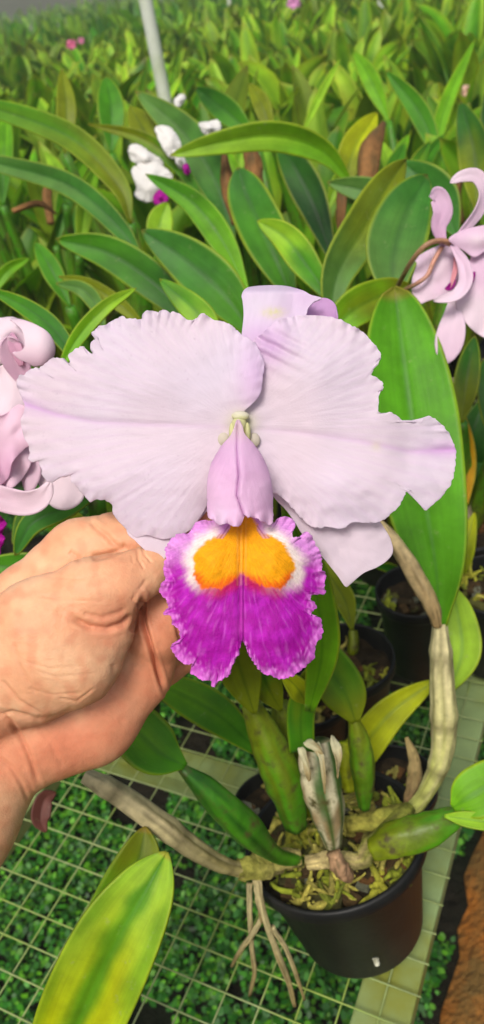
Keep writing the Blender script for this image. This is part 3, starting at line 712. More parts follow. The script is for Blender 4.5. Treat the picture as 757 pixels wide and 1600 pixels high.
    leaf(root, [(290, 1197, .50), (245, 1172, .497), (195, 1120, .497), (150, 1060, .50)], 84, 'green', col2='bright', fold=.32, tip=.7, base=.12, label='green leaf below the palm')
    bulb(root, [(132, 1212, .52), (175, 1235, .52), (240, 1280, .53), (300, 1325, .545), (350, 1352, .56), (400, 1360, .575), (440, 1352, .585)], [11, 16, 18, 16, 12, 14, 12], col=lin(204, 190, 146), col2=lin(160, 150, 92), mat=BARK, ridges=5, label='bare grey-brown old cane')
    bulb(root, [(372, 1358, .57), (400, 1355, .572), (430, 1345, .578), (470, 1340, .58)], [16, 20, 18, 12], col=lin(136, 134, 60), col2=lin(150, 140, 84), name='rhizome', mat=MOSS, ridges=0, rough=.35)
    bulb(root, [(480, 1348, .57), (520, 1342, .565), (560, 1345, .565), (580, 1325, .57), (640, 1262, .60)], [10, 12, 13, 14, 10], col=lin(168, 152, 104), col2=lin(120, 124, 50), name='rhizome', mat=MOSS, ridges=0, rough=.35)
    bulb(root, [(540, 1290, .60), (600, 1280, .60), (650, 1262, .61)], [13, 15, 12], col=lin(148, 142, 62), col2=lin(120, 124, 50), name='rhizome', mat=MOSS, ridges=0, rough=.35)
    # right bulb with its two leaves
    bulb(root, [(582, 1328, .55), (620, 1312, .545), (670, 1297, .54), (725, 1270, .54)], [17, 27, 27, 12], col='olive', col2='green', ridges=5)
    leaf(root, [(708, 1262, .535), (735, 1245, .53), (790, 1215, .53), (850, 1200, .53)], 76, 'bright', fold=.2, tip=.8, base=.15)
    leaf(root, [(695, 1275, .53), (730, 1280, .525), (790, 1288, .52), (850, 1290, .52)], 26, 'light', fold=.3, base=.2)
    bulb(root, [(635, 1152, .64), (648, 1190, .635), (645, 1230, .63), (638, 1262, .625)], [3, 10, 11, 7], col=lin(150, 132, 86), col2=lin(120, 96, 62), name='dry_sheath', mat=BARK, ridges=4, rough=.3)
    # aerial roots hanging over the rim
    for pl, rr in [([(390, 1380, .57), (391, 1430, .575), (394, 1480, .59), (398, 1520, .60), (390, 1555, .615)], 4.5), ([(404, 1375, .565), (410, 1420, .565), (430, 1480, .575), (450, 1530, .59), (461, 1572, .60)], 5.5),
                   ([(412, 1430, .57), (396, 1458, .575), (376, 1485, .585), (362, 1510, .60)], 4.5), ([(425, 1448, .57), (446, 1480, .58), (462, 1520, .59), (476, 1562, .60)], 4), ([(400, 1370, .57), (404, 1400, .565), (410, 1440, .568)], 6)]:
        bulb(root, pl, [rr]+[rr*.9]*(len(pl)-2)+[rr*.55], col=lin(176, 164, 120), col2=lin(140, 124, 80), name='aerial_root', mat=BARK, ridges=0, rough=.3)
    # white drainage lug on the pot wall
    bulb(root, [(587, 1497, .585), (590, 1508, .585)], [5, 4], col=lin(190, 190, 170), name='lug', ridges=0)
    return root
main_plant = build_main_plant()

# ---------------------------------------------------------------- small pots behind
def small_plant(px, py, halfpx, h, label, seed, bulbs=(), leaves=(), moss=10):
    c = ONZ(px, py, BZ+h); r = halfpx*PXD(c)[2]/F
    loc = np.array([c[0], c[1], BZ+.004])
    root = empty('orchid_plant', loc, label, 'orchid plant', 'potted orchids on the mesh bench')
    pot_at(loc, r, h, root, moss=moss, seed=seed, chunks=22)
    for b in bulbs: bulb(root, *b[:2], **b[2])
    for l in leaves: leaf(root, *l[:3], **l[3])
    return root
small_plant(540, 1030, 76, .11, 'black pot with white stones and thin olive bulb right below the lip', 11,
    bulbs=[([(552, 985, .80), (552, 1015, .80), (545, 1050, .81)], [7, 9, 7], dict(col='olive')), ([(520, 990, .84), (500, 1010, .83), (505, 1040, .82)], [5, 7, 6], dict(col='dark'))],
    leaves=[([(556, 1075, .80), (575, 1050, .79), (590, 1040, .79)], 20, 'grey', dict(fold=.1))])
small_plant(612, 1225, 70, .085, 'low black pot just behind the mossy pot, partly hidden by it', 12, moss=8)
small_plant(430, 1262, 66, .085, 'low black pot behind the olive bulbs', 13, moss=8)
small_plant(650, 925, 62, .11, 'empty looking black pot in shade behind the brown sheath', 14, moss=6, leaves=[([(640, 905, .95), (610, 888, .93), (585, 885, .92)], 16, 'dark', {})])
small_plant(775, 915, 72, .11, 'black pot at the edge of the bench behind the big leaf', 15, moss=14,
    leaves=[([(726, 900, .86), (730, 850, .85), (742, 800, .85)], 26, 'olive', dict(col2='yellow')), ([(726, 800, .84), (730, 720, .84), (726, 648, .84)], 28, 'orange', dict(label='orange yellow dying leaf'))],
    bulbs=[([(712, 590, .86), (718, 640, .86), (724, 720, .87), (735, 860, .90)], [8, 9, 7, 8], dict(col=lin(170, 158, 128), mat=BARK, ridges=4))])
small_plant(485, 1090, 60, .10, 'black pot directly under the purple lip', 16, moss=8)
small_plant(690, 800, 60, .11, 'black pot in deep shade beside the large green leaf', 17, moss=8, leaves=[([(750, 760, .95), (735, 700, .94), (757, 620, .94)], 50, 'dark', {}), ([(700, 800, .95), (745, 720, .94), (790, 690, .94)], 36, 'teal', {})])

# foreground leaf plant whose pot stands under the camera
r_ = empty('orchid_plant', (-.19, .10, BZ), 'yellow green leaves rising past the mesh in the lower left corner', 'orchid plant')
pot_at(np.array([-.19, .10, BZ+.004]), .06, .09, r_, moss=0, seed=21, chunks=10)
leaf(r_, [(60, 1760, .50), (118, 1610, .475), (178, 1480, .462), (226, 1395, .462), (261, 1332, .47)], 136, 'yellow', col2='pale', fold=.34, tip=.75, base=.6, peak=.36, thick=.002, n=50, m=26, ribc='green', label='broad folded yellow green leaf with darker midrib')
leaf(r_, [(120, 1560, .53), (175, 1440, .515), (215, 1350, .515), (228, 1292, .52)], 84, 'bright', col2='olive', fold=.3, tip=.7, base=.5, peak=.4, n=30)
bulb(r_, [(-.20, .11, BZ+.08), (-.20, .13, BZ+.13), tuple(AT(40, 1760, .50))], [.008, .014, .006], world=True, col='olive')
bulb(r_, [(-.18, .11, BZ+.08), (-.17, .15, BZ+.10), tuple(AT(120, 1560, .53))], [.008, .014, .006], world=True, col='olive')
# dry curled leaf lying on the mesh
dl = leaf(None, [(72, 1300, .62), (64, 1280, .625), (70, 1250, .63), (88, 1238, .635)], 30, 'brown', fold=.5, name='dry_leaf', edge=0)
tag(dl, 'curled dark brown fallen leaf lying on the mesh beside the wrist', 'fallen leaf')

# ---------------------------------------------------------------- mid-distance hero plants
def hero_plant(label, leaves, brown=(), off=(0, .05), cat='orchid plant', pot=True):
    bases = [AT(*l[0][0]) for l in leaves]; m = np.mean(bases, axis=0)
    loc = np.array([m[0]+off[0], m[1]+off[1], BZ])
    root = empty('orchid_plant', loc, label, cat, 'orchid plants in the rows behind the bloom')
    if pot: pot_at(loc+np.array([0, 0, .004]), .07, .11, root, moss=0, seed=int(abs(m[0])*1000) % 97, chunks=8)
    for l, b in zip(leaves, bases):
        leaf(root, l[0], l[1]*.88, l[2], **(l[3] if len(l) > 3 else {}))
        foot = np.array([loc[0]+(b[0]-loc[0])*.3, loc[1]+(b[1]-loc[1])*.3, BZ+.09])
        midp = (foot+b)/2+np.array([0, 0, -.0])
        bulb(root, [tuple(foot), tuple(midp), tuple(b)], [.006, .011, .006], world=True, col='olive', col2='green', ridges=6)
    for p, w in brown: bulb(root, p, [w*.4, w*.5, w*.12], col=lin(140, 100, 58), col2=lin(96, 68, 40), name='dry_sheath', mat=BARK, ridges=4)
    return root
hero_plant('long narrow dark leaves sweeping left beside the pink bloom at left', [
    ([(205, 350, .95), (185, 290, .95), (110, 215, .97), (0, 172, 1.0), (-60, 160, 1.02)], 44, 'olive', dict(col2='green', roll=.2)),
    ([(225, 420, .90), (190, 360, .90), (110, 290, .92), (0, 256, .95), (-50, 245, .96)], 40, 'teal', dict(col2='grey')),
    ([(110, 480, .92), (80, 420, .92), (55, 378, .93)], 36, 'green'),
    ([(-20, 470, .92), (10, 425, .92), (47, 403, .93)], 22, 'bright')], brown=[([(20, 330, 1.0), (60, 318, 1.0), (90, 335, 1.0)], 10)])
hero_plant('dark green plant with broad leaves directly above the left petal', [
    ([(310, 520, .78), (250, 450, .78), (170, 395, .79), (88, 374, .80)], 66, 'dark', dict(col2='green', tip=.85)),
    ([(400, 530, .74), (350, 460, .74), (290, 405, .75), (222, 360, .76)], 88, 'green', dict(col2='teal', tip=.85, fold=.3)),
    ([(345, 540, .64), (310, 490, .64), (250, 436, .65)], 50, 'light', dict(col2='green', fold=.15)),
    ([(390, 465, .82), (350, 380, .83), (300, 315, .84), (228, 272, .86)], 48, 'bright', dict(col2='green'))],
    brown=[([(372, 350, .98), (357, 290, .97), (350, 232, .97)], 22), ([(185, 300, 1.02), (175, 270, 1.02), (168, 238, 1.02)], 18)])
hero_plant('thin bright leaves between the pink bloom and the left petal', [
    ([(88, 590, .60), (120, 530, .60), (165, 480, .60), (213, 450, .61)], 28, 'bright', dict(tip=.8, col2='light')),
    ([(130, 585, .62), (90, 520, .63), (40, 480, .64), (-20, 450, .65)], 36, 'teal', dict(col2='green')),
    ([(235, 520, .80), (190, 478, .80), (140, 445, .81), (92, 432, .82)], 26, 'olive'),
    ([(165, 520, .80), (150, 475, .80), (125, 450, .80), (88, 443, .81)], 30, 'grey')])
hero_plant('upright leaves and a wide teal leaf around the white blooms', [
    ([(365, 380, 1.05), (340, 290, 1.06), (290, 210, 1.08), (212, 142, 1.1)], 68, 'teal', dict(col2='grey', tip=.85)),
    ([(330, 335, 1.02), (280, 260, 1.02), (220, 215, 1.03), (138, 194, 1.05)], 26, 'green', dict(col2='olive')),
    ([(175, 240, 1.25), (174, 170, 1.25), (165, 120, 1.27)], 48, 'green', {}), ([(102, 240, 1.2), (104, 170, 1.2), (97, 108, 1.22)], 34, 'olive', {}),
    ([(245, 270, 1.12), (228, 210, 1.13), (203, 166, 1.15)], 48, 'olive', {}), ([(248, 400, .98), (250, 350, .98), (262, 316, .98)], 46, 'light', {})])
hero_plant('arching light green leaf crossing in front of a dark plant', [
    ([(552, 290, .96), (505, 236, .94), (430, 212, .93), (345, 222, .93), (266, 243, .94)], 50, 'bright', dict(col2='light', tip=.8, roll=-.2)),
    ([(462, 480, .86), (425, 390, .87), (388, 310, .89), (372, 262, .90)], 82, 'green', dict(col2='teal', tip=.8)),
    ([(525, 420, 1.05), (490, 320, 1.07), (460, 260, 1.08), (435, 225, 1.1)], 60, 'deep', dict(col2='dark')),
    ([(525, 480, .76), (480, 415, .77), (445, 370, .78), (403, 345, .79)], 54, 'green', dict(col2='light', tip=.85)),
    ([(400, 215, 1.2), (350, 170, 1.22), (306, 137, 1.25)], 44, 'green', dict(col2='dark'))],
    brown=[([(400, 300, 1.05), (395, 250, 1.05), (380, 215, 1.05)], 26), ([(540, 400, 1.05), (538, 330, 1.05), (530, 290, 1.05)], 24)])
hero_plant('broad grey green leaves left of the pink bloom seen from behind', [
    ([(515, 520, .72), (525, 430, .72), (570, 350, .73), (605, 290, .75), (635, 250, .77)], 74, 'grey', dict(col2='olive', tip=.9, roll=.25)),
    ([(615, 480, .68), (615, 400, .69), (635, 330, .70), (668, 274, .71)], 106, 'grey', dict(col2='teal', tip=.8, fold=.2)),
    ([(660, 360, .94), (590, 305, .95), (512, 285, .96)], 50, 'teal', dict(col2='grey')),
    ([(715, 370, .88), (680, 300, .89), (628, 252, .90)], 70, 'teal', {}),
    ([(490, 560, .66), (545, 490, .66), (600, 460, .67), (640, 445, .68)], 66, 'bright', dict(col2='olive', fold=.3))])
hero_plant('olive leaf with a brown dry sheath standing beside it', [
    ([(535, 300, 1.12), (555, 230, 1.13), (590, 176, 1.15)], 52, 'olive', dict(col2='yellow')),
    ([(470, 215, 1.25), (500, 150, 1.27), (532, 92, 1.3)], 16, 'light', {}), ([(425, 215, 1.2), (410, 165, 1.2), (390, 130, 1.22)], 30, 'olive', {}),
    ([(690, 260, 1.3), (655, 175, 1.32), (603, 110, 1.35)], 36, 'green', {})],
    brown=[([(572, 290, 1.08), (580, 235, 1.08), (600, 192, 1.09)], 34)])
hero_plant('dark olive upright leaves above the pink bloom at the right edge', [
    ([(745, 330, 1.05), (742, 240, 1.06), (720, 158, 1.08)], 58, 'olive', dict(col2='dark')),
    ([(675, 260, 1.3), (695, 170, 1.32), (742, 62, 1.35)], 26, 'bright', {}),
    ([(790, 300, 1.1), (770, 220, 1.1), (760, 140, 1.1)], 40, 'dark', {}),
    ([(608, 190, 1.5), (580, 125, 1.52), (553, 80, 1.55)], 32, 'bright', {})])
hero_plant('olive leaf low beneath the pink bloom seen from behind', [
    ([(722, 660, .80), (730, 590, .80), (742, 525, .81)], 44, 'olive', dict(col2='dark')), ([(775, 700, .82), (765, 620, .82), (757, 560, .83)], 40, 'dark', {})])
hero_plant('arching green leaf just above the thumb, below the pink bloom at left', [
    ([(150, 775, .56), (100, 795, .55), (50, 820, .545), (24, 868, .55)], 44, 'green', dict(col2='teal', tip=.75, roll=.3)),
    ([(150, 840, .60), (110, 815, .60), (90, 830, .60)], 40, 'olive', {}), ([(130, 930, .62), (60, 895, .62), (-30, 880, .62)], 66, 'dark', dict(col2='green')),
    ([(70, 760, .70), (40, 800, .70), (20, 850, .70)], 26, 'grey', {})], off=(-.05, .1))

rc = random.Random(31)
for q_, (cx0, lab) in enumerate([(60, 'short bright leaves low at the left behind the long narrow leaves'), (330, 'short leaves in the gap under the arching light green leaf'), (560, 'short leaves in the gap beside the brown dry sheath'), (700, 'short leaves high at the right above the pink bloom')]):
    L_ = []
    for k in range(7):
        x0_ = cx0+rc.uniform(-95, 95); y0_ = rc.uniform(300, 400); d0 = rc.uniform(1.12, 1.3); dx = rc.uniform(-60, 60); hgt = rc.uniform(80, 150)
        L_.append(([(x0_, y0_, d0), (x0_+dx*.35, y0_-hgt*.6, d0), (x0_+dx, y0_-hgt, d0+.04)], rc.uniform(18, 38), rc.choice(['bright', 'light', 'green', 'olive', 'teal', 'pale']), dict(col2=rc.choice(['bright', 'green', 'light']), roll=rc.uniform(-.6, .6))))
    hero_plant(lab, L_, brown=[([(cx0+20, 350, 1.2), (cx0+14, 300, 1.2), (cx0+30, 262, 1.2)], 14)], pot=False)
# ---------------------------------------------------------------- side blooms
def petal_strip(root, pts, wpx, col, col2=None, name='petal', roll=0, fold=.15, tip=.6, peak=.5, wave=1., n=24):
    pts = [p for p in pts]
    P = catmull([AT(*p) for p in pts], n); md = np.mean([p[2] for p in pts]); Wd = []
    for i in range(n):
        T = nrm(P[min(i+1, n-1)]-P[max(i-1, 0)]); V = nrm(P[i]-EYE); A = nrm(np.cross(V, T)); B = np.cross(T, A); ro = roll if not callable(roll) else roll(i/(n-1)); Wd.append(A*math.cos(ro)+B*math.sin(ro))
    v, f, c = leaf_geo(P, Wd, wpx*md/F, col, n=n, m=12, fold=-fold, tip=tip, base=.25, wave=wave, seed=random.random()*9, peak=peak, edge=0)
    c = [mix(np.array(a), col2, k/len(c)) if col2 is not None else a for k, a in enumerate(c)]
    c = [np.clip(a, 0, .9) for a in c]
    return mesh_obj(name, v, f, PETAL, root, cols=c, thick=.0008)
PK = lin(234, 204, 222); PK2 = lin(222, 178, 206); PK3 = lin(240, 222, 232); MAG = lin(150, 10, 130)
r_ = empty('orchid_flower', AT(20, 680, .45), 'pale pink bloom with curled sepals cut by the left edge', 'flower')
# rolled sepal: back sheet, front flap curling over it
v, f, c = fan_geo([(-14, 502), (4, 497), (22, 496), (34, 504), (42, 524), (46, 546), (36, 562), (24, 556), (14, 548), (6, 566), (-14, 570)], (12, 528), lambda x, y, t, s: .462-.010*math.sqrt(max(0, 1-((y-532)/40)**2))+.012*math.exp(-((x-24)/12)**2-((y-538)/14)**2), lambda x, y, t: mix(PK3, PK2, .7*math.exp(-((x-24)/12)**2-((y-538)/14)**2)), rings=18, step=3)
mesh_obj('sepal', v, f, PETAL, r_, cols=c, thick=.0008)
v, f, c = fan_geo([(16, 499), (30, 499), (50, 505), (72, 517), (83, 532), (86, 546), (82, 560), (70, 569), (54, 572), (42, 566), (30, 561), (20, 551), (30, 550), (40, 543), (41, 530), (34, 514), (24, 505)], (60, 540), lambda x, y, t, s: .452-.013*math.sqrt(max(0, 1-((x-60)/30)**2-((y-538)/42)**2 if x > 60 else 1-((y-538)/42)**2)), lambda x, y, t: mix(PK3, PK, sm(530, 570, y)*.8+.3*t**6), rings=22, step=2.5)
mesh_obj('sepal', v, f, PETAL, r_, cols=c, thick=.0009)
petal_strip(r_, [(34, 572, .452), (28, 552, .450), (22, 536, .449), (19, 520, .449)], 20, lin(214, 160, 186), PK2, name='sepal', tip=.8)
petal_strip(r_, [(45, 610, .462), (30, 575, .455), (18, 545, .45), (14, 525, .446)], 42, PK2, PK, name='sepal')
v, f, c = fan_geo([(0, 572), (20, 566), (40, 572), (60, 600), (62, 660), (55, 700), (44, 735), (20, 762), (-30, 780), (-60, 700), (-50, 600)], (10, 670), lambda x, y, t, s: .462+.002*N3(x*.03, y*.03)-.006*math.exp(-((x-10)/30)**2)+t**6*.002*math.sin(s*80), lambda x, y, t: mix(PK3, PK, sm(640, 740, y)), rings=20, step=4)
mesh_obj('petal', v, f, PETAL, r_, cols=c, thick=.0008)
v, f, c = fan_geo([(-40, 640), (0, 650), (32, 632), (48, 650), (52, 690), (40, 700), (20, 722), (10, 752), (-40, 770)], (5, 690), lambda x, y, t, s: .452+.002*N3(x*.05, y*.03)+t**4*.0025*math.sin(s*50), lambda x, y, t: mix(PK, PK2, sm(660, 740, y)), rings=20, step=4)
mesh_obj('petal', v, f, PETAL, r_, cols=c, thick=.0008)
petal_strip(r_, [(-40, 765, .45), (0, 778, .445), (40, 785, .442), (66, 775, .44), (80, 752, .44)], 44, PK, PK3, name='sepal', peak=.3, tip=.7, roll=.3)
v, f, c = fan_geo([(56, 690), (80, 700), (110, 710), (128, 745), (132, 775), (118, 792), (98, 797), (78, 788), (62, 760), (56, 725)], (92, 750), lambda x, y, t, s: .472+.001*N3(x*.05, y*.03)-.003*math.exp(-((x-95)/25)**2), lambda x, y, t: PK3*.97, rings=16, step=4)
mesh_obj('sepal', v, f, PETAL, r_, cols=c, thick=.0008)
v, f, c = fan_geo([(22, 700), (50, 690), (64, 720), (62, 750), (44, 774), (34, 750), (28, 730)], (46, 730), lambda x, y, t, s: .465+.001*N3(x*.05, y*.03), lambda x, y, t: PK*.97, rings=10, step=4)
mesh_obj('petal', v, f, PETAL, r_, cols=c, thick=.0008)
v, f, c = fan_geo([(-60, 790), (-10, 800), (2, 808), (10, 818), (4, 830), (8, 842), (2, 855), (-1, 868), (-20, 890), (-60, 900)], (-30, 845), lambda x, y, t, s: .44+t**5*.003*math.sin(s*90), lambda x, y, t: MAG, rings=14, step=3, frill=lambda x, y: 2.5)
mesh_obj('lip', v, f, LIPM, r_, cols=c, thick=.0008)
# right bloom from behind
r_ = empty('orchid_flower', AT(706, 380, .60), 'pink bloom seen from behind on a brown stem at the right edge', 'flower')
LK = lin(228, 198, 222); LK2 = lin(220, 178, 212); LK3 = lin(234, 216, 228)
petal_strip(r_, [(706, 382, .60), (725, 360, .596), (748, 330, .592), (757, 300, .59), (745, 276, .588), (722, 276, .586), (704, 286, .585)], 24, LK, LK3, name='sepal', tip=.35, roll=lambda t: .9*math.sin(t*3.1)*.8)
petal_strip(r_, [(694, 385, .60), (686, 355, .595), (692, 330, .592), (684, 306, .59), (672, 305, .588)], 32, LK2, LK, name='sepal', tip=.5, roll=.25)
v, f, c = fan_geo([(702, 372), (730, 358), (780, 352), (800, 380), (760, 392), (742, 402), (725, 392), (708, 382)], (745, 375), lambda x, y, t, s: .595-.004*math.exp(-((y-372)/14)**2)+.001*N3(x*.05, y*.05), lambda x, y, t: mix(LK3, LK, t), rings=14, step=3)
mesh_obj('petal', v, f, PETAL, r_, cols=c, thick=.0008)
v, f, c = fan_geo([(690, 382), (706, 380), (714, 410), (716, 440), (700, 460), (670, 470), (648, 476), (644, 440), (652, 412), (648, 406), (664, 394)], (682, 425), lambda x, y, t, s: .61+.005*((x-685)/35)**2+.0015*N3(x*.05, y*.05), lambda x, y, t: mix(LK3, LK, .5+.5*N3(x*.04, y*.04)), rings=16, step=3)
mesh_obj('petal', v, f, PETAL, r_, cols=c, thick=.0008)
petal_strip(r_, [(706, 382, .595), (724, 410, .59), (728, 440, .588), (712, 462, .585), (678, 470, .584)], 24, LK, LK3, name='sepal', tip=.5, roll=.4)
v, f, c = fan_geo([(740, 395), (780, 370), (820, 400), (820, 500), (780, 535), (757, 528), (735, 512), (716, 485), (712, 465), (722, 450), (730, 430)], (765, 455), lambda x, y, t, s: .60+.002*N3(x*.03, y*.03)+t**5*.002*math.sin(s*60), lambda x, y, t: mix(LK, LK3, sm(430, 480, y)), rings=20, step=3)
mesh_obj('petal', v, f, PETAL, r_, cols=c, thick=.0008)
petal_strip(r_, [(708, 470, .605), (708, 500, .60), (702, 535, .60), (694, 570, .602)], 44, LK3, LK, name='sepal', tip=.7, peak=.62)
petal_strip(r_, [(712, 395, .603), (712, 420, .60), (704, 450, .60)], 8, lin(220, 150, 160), name='lip')
petal_strip(r_, [(742, 425, .597), (733, 440, .597), (722, 452, .597)], 12, MAG, name='lip')
petal_strip(r_, [(712, 437, .60), (704, 448, .60), (696, 452, .60)], 10, MAG, name='lip')
bulb(r_, [(706, 382, .598), (690, 376, .594), (668, 382, .592), (648, 402, .60), (632, 428, .62), (616, 462, .66), (606, 520, .70)], [4.5, 4, 4, 4, 3.6, 3.6, 3.6], col=lin(160, 116, 90), col2=lin(120, 110, 60), name='stem', ridges=0)
bulb(r_, [(692, 384, .602), (678, 408, .602), (668, 430, .602), (650, 444, .606), (628, 456, .63), (610, 475, .67)], [3.6, 3.6, 3.4, 3.2, 3.2, 3.2], col=lin(200, 142, 124), col2=lin(120, 100, 60), name='stem', ridges=0)
# white blooms further back
def white_bloom(outlines, lips, d, label):
    rt = empty('orchid_flower', AT(*outlines[0][0], d), label, 'flower')
    def fl(o_, col, nm, mat, dz, fr):
        cx_ = sum(p[0] for p in o_)/len(o_); cy_ = sum(p[1] for p in o_)/len(o_)
        v, f, c = fan_geo(o_, (cx_, cy_), lambda x, y, t, s: d+dz+.005*N3(x*.06, y*.06, dz*90)+.010*t*t+t**5*.004*N3(s*30, 1), lambda x, y, t: col*(1+.04*N3(x*.1, y*.1)), rings=10, step=2, frill=fr)
        mesh_obj(nm, v, f, mat, rt, cols=c, thick=.001)
    for k, o_ in enumerate(outlines): fl(o_, lin(238, 236, 234), 'petal', PETAL, -.006*k, lambda x, y: 1.2)
    for o_ in lips: fl(o_, MAG, 'lip', LIPM, -.02, lambda x, y: 1.5)
white_bloom([[(202,230),(215,225),(235,238),(255,252),(252,262),(230,262),(205,250)], [(208,262),(235,250),(258,262),(270,275),(262,292),(250,312),(228,316),(211,306),(214,292),(207,275)]], [[(240,308),(250,296),(263,306),(260,318),(243,320)]], 1.0, 'white bloom with a purple lip hanging lowest among the leaves')
white_bloom([[(243,200),(262,197),(278,213),(284,236),(268,248),(252,226)], [(270,235),(285,240),(292,260),(280,262)]], [[(286,260),(294,256),(298,270),(290,273)]], .99, 'white bloom with purple throat partly behind the wide teal leaf')
white_bloom([[(311,193),(326,190),(342,188),(345,204),(333,214),(318,208)]], [], 1.0, 'small white bloom peeking over the arching light green leaf')
white_bloom([[(272,158),(282,147),(290,150),(288,160),(277,168)]], [], 1.2, 'tiny white bud above the other white blooms')

# ---------------------------------------------------------------- bench (mesh on rails)
A60 = math.radians(60.2); ua = np.array([math.cos(A60), math.sin(A60), 0]); ub = np.array([math.sin(A60), -math.cos(A60), 0])   # along / across
G0 = ONZ(121.5, 1355.9, BZ)
def bench(origin, label, length=(-.6, 3.2), right=None, left=None, rails=True, sa=.030, sb=.0256, wr=.0008):
    root = empty('bench', (origin[0], origin[1], 0), label, 'bench', 'plant benches')
    g = MB()
    def wire(p, q, z):
        pts = [np.array(p)+(np.array(q)-np.array(p))*k/6 + np.array([0, 0, z]) for k in range(7)]
        v, f = tube_geo(pts, [wr]*7, n=6); g.add(v, f)
    o = np.array([origin[0], origin[1], 0])
    nb0 = int(left/sa); nb1 = int(right/sa)
    for k in range(nb0, nb1+1): wire(o+ub*k*sa+ua*length[0], o+ub*k*sa+ua*length[1], BZ-.0012)
    for k in range(int(length[0]/sb), int(length[1]/sb)+1): wire(o+ua*k*sb+ub*(left-.004), o+ua*k*sb+ub*(right+.004), BZ+.0014)
    g.build('wire_mesh', WIRE, root)
    L_ = length[1]-length[0]; cm = (length[0]+length[1])/2
    for off in ((right-.022, left+.022) if rails else ()):
        g = MB(); c = o+ub*off+ua*cm; v, f = box_geo(c[0], c[1], BZ-.0045-.013, L_, .044, .022, A60); g.add(v, f)
        rl = g.build('rail', RAIL, root, smooth=False); bv = rl.modifiers.new('b', 'BEVEL'); bv.width = .002; bv.segments = 2
    for off in (.155, 1.7, 2.9):
        g = MB(); c = o+ua*off+ub*(left+right)/2; v, f = box_geo(c[0], c[1], BZ-.0045-.040, .036, right-left-.1, .026, A60); g.add(v, f); g.build('crossbar', RAIL, root, smooth=False)
        for sd in ((right-.03, left+.03) if off > 1 else ()):
            g = MB(); c = o+ua*off+ub*sd; v, f = box_geo(c[0], c[1], (BZ-.06)/2, .04, .04, BZ-.06, A60); g.add(v, f); g.build('leg', RAIL, root, smooth=False)
    return root
rail_out = ONZ(640, 1600, BZ); right = float((rail_out-G0)@ub)
bench(G0, 'pale green wire mesh bench carrying the mossy pot', right=right, left=float((ONZ(0, 1330, BZ)-G0)@ub)-.05)
o2 = G0+ub*(right+1.6); bench((o2[0], o2[1]), 'bench under the plants at right', right=.45, left=-.45, length=(1.2, 7), sa=.06, sb=.06, wr=.0015)
o2 = G0-ub*1.3; bench((o2[0], o2[1]), 'bench under the plants at left', right=.55, left=-.55, length=(.6, 7), sa=.06, sb=.06, wr=.0015)

# ---------------------------------------------------------------- ground, path, ground cover
def grid_plane(name, x0, x1, y0, y1, nx, ny, zf, mat):
    v = []; f = []
    for j in range(ny+1):
        for i in range(nx+1):
            x = x0+(x1-x0)*i/nx; y = y0+(y1-y0)*j/ny; v.append((x, y, zf(x, y)))
    for j in range(ny):
        for i in range(nx): a = j*(nx+1)+i; f.append((a, a+1, a+nx+2, a+nx+1))
    o = mesh_obj(name, v, f, mat); tag(o, kind='structure'); return o
grid_plane('ground', -120, 120, -10, 260, 60, 60, lambda x, y: -.004, SOIL)
pe0 = ONZ(748, 1340, 0); pe1 = ONZ(688, 1600, 0); pdv = nrm(pe0-pe1)
pn = np.array([pdv[1], -pdv[0], 0])
v = []; f = []; nI = 90
for i in range(nI):
    t = -1.2+i*.045; p = pe1+pdv*t
    for k in range(14):
        w = k*.045; jag = .035*N3(t*6, 3)+.015*N3(t*22, 8) if k == 0 else 0
        q = p+pn*(w+jag); v.append((q[0], q[1], .004+(.03 if k > 0 else 0)+.012*N3(q[0]*14, q[1]*14)))
for i in range(nI-1):
    for k in range(13): a = i*14+k; f.append((a, a+1, a+15, a+14))
tag(mesh_obj('path', v, f, CLAY), 'orange clay path beside the bench', kind='structure')
def cover():
    n = 135000
    rng = np.random.default_rng(4)
    X = rng.uniform(-1.0, .95, n); Y = rng.uniform(.05, 2.3, n)
    keep = []
    for x, y in zip(X, Y):
        q = np.array([x, y, 0])-pe1
        onp = (q@pn) > -.01+.035*N3((q@pdv)*6, 3) and (q@pn) < .6
        keep.append((not onp) and N3(x*5, y*5, 2)+.6*N3(x*14, y*14, 5) > -.22)
    X = X[keep]; Y = Y[keep]; n = len(X)
    Z = np.array([.012+.035*max(0, N3(x*5, y*5, 2)+.4)+rng.uniform(0, .03) for x, y in zip(X, Y)])
    s = rng.uniform(.0022, .0056, n); th = rng.uniform(0, 6.28, n); tx = rng.uniform(-.6, .6, n); ty = rng.uniform(-.6, .6, n)
    V = np.zeros((n, 6, 3)); 
    for k in range(6):
        a = th+k*math.pi/3; rr = s*(1 if k % 3 else 1.35)
        V[:, k, 0] = X+np.cos(a)*rr; V[:, k, 1] = Y+np.sin(a)*rr; V[:, k, 2] = Z+(np.cos(a)*tx+np.sin(a)*ty)*rr
    cols = np.repeat((np.array([lin(54, 122, 18), lin(30, 88, 14), lin(84, 146, 22), lin(38, 100, 22)])[rng.integers(0, 4, n)]*rng.uniform(.5, 1.25, n)[:, None])[:, None, :], 6, axis=1)
    me = bpy.data.meshes.new('ground_cover'); me.vertices.add(n*6); me.vertices.foreach_set('co', V.ravel())
    me.loops.add(n*6); me.loops.foreach_set('vertex_index', np.arange(n*6)); me.polygons.add(n); me.polygons.foreach_set('loop_start', np.arange(n)*6); me.update(calc_edges=True)
    ca = me.color_attributes.new('Col', 'FLOAT_COLOR', 'POINT'); cc = np.ones((n*6, 4)); cc[:, :3] = cols.reshape(-1, 3); ca.data.foreach_set('color', cc.ravel())
    me.materials.append(COVER); o = bpy.data.objects.new('ground_cover', me); C.objects.link(o)
    tag(o, 'low small-leaved green ground cover below the bench', 'ground cover', kind='stuff')
cover()

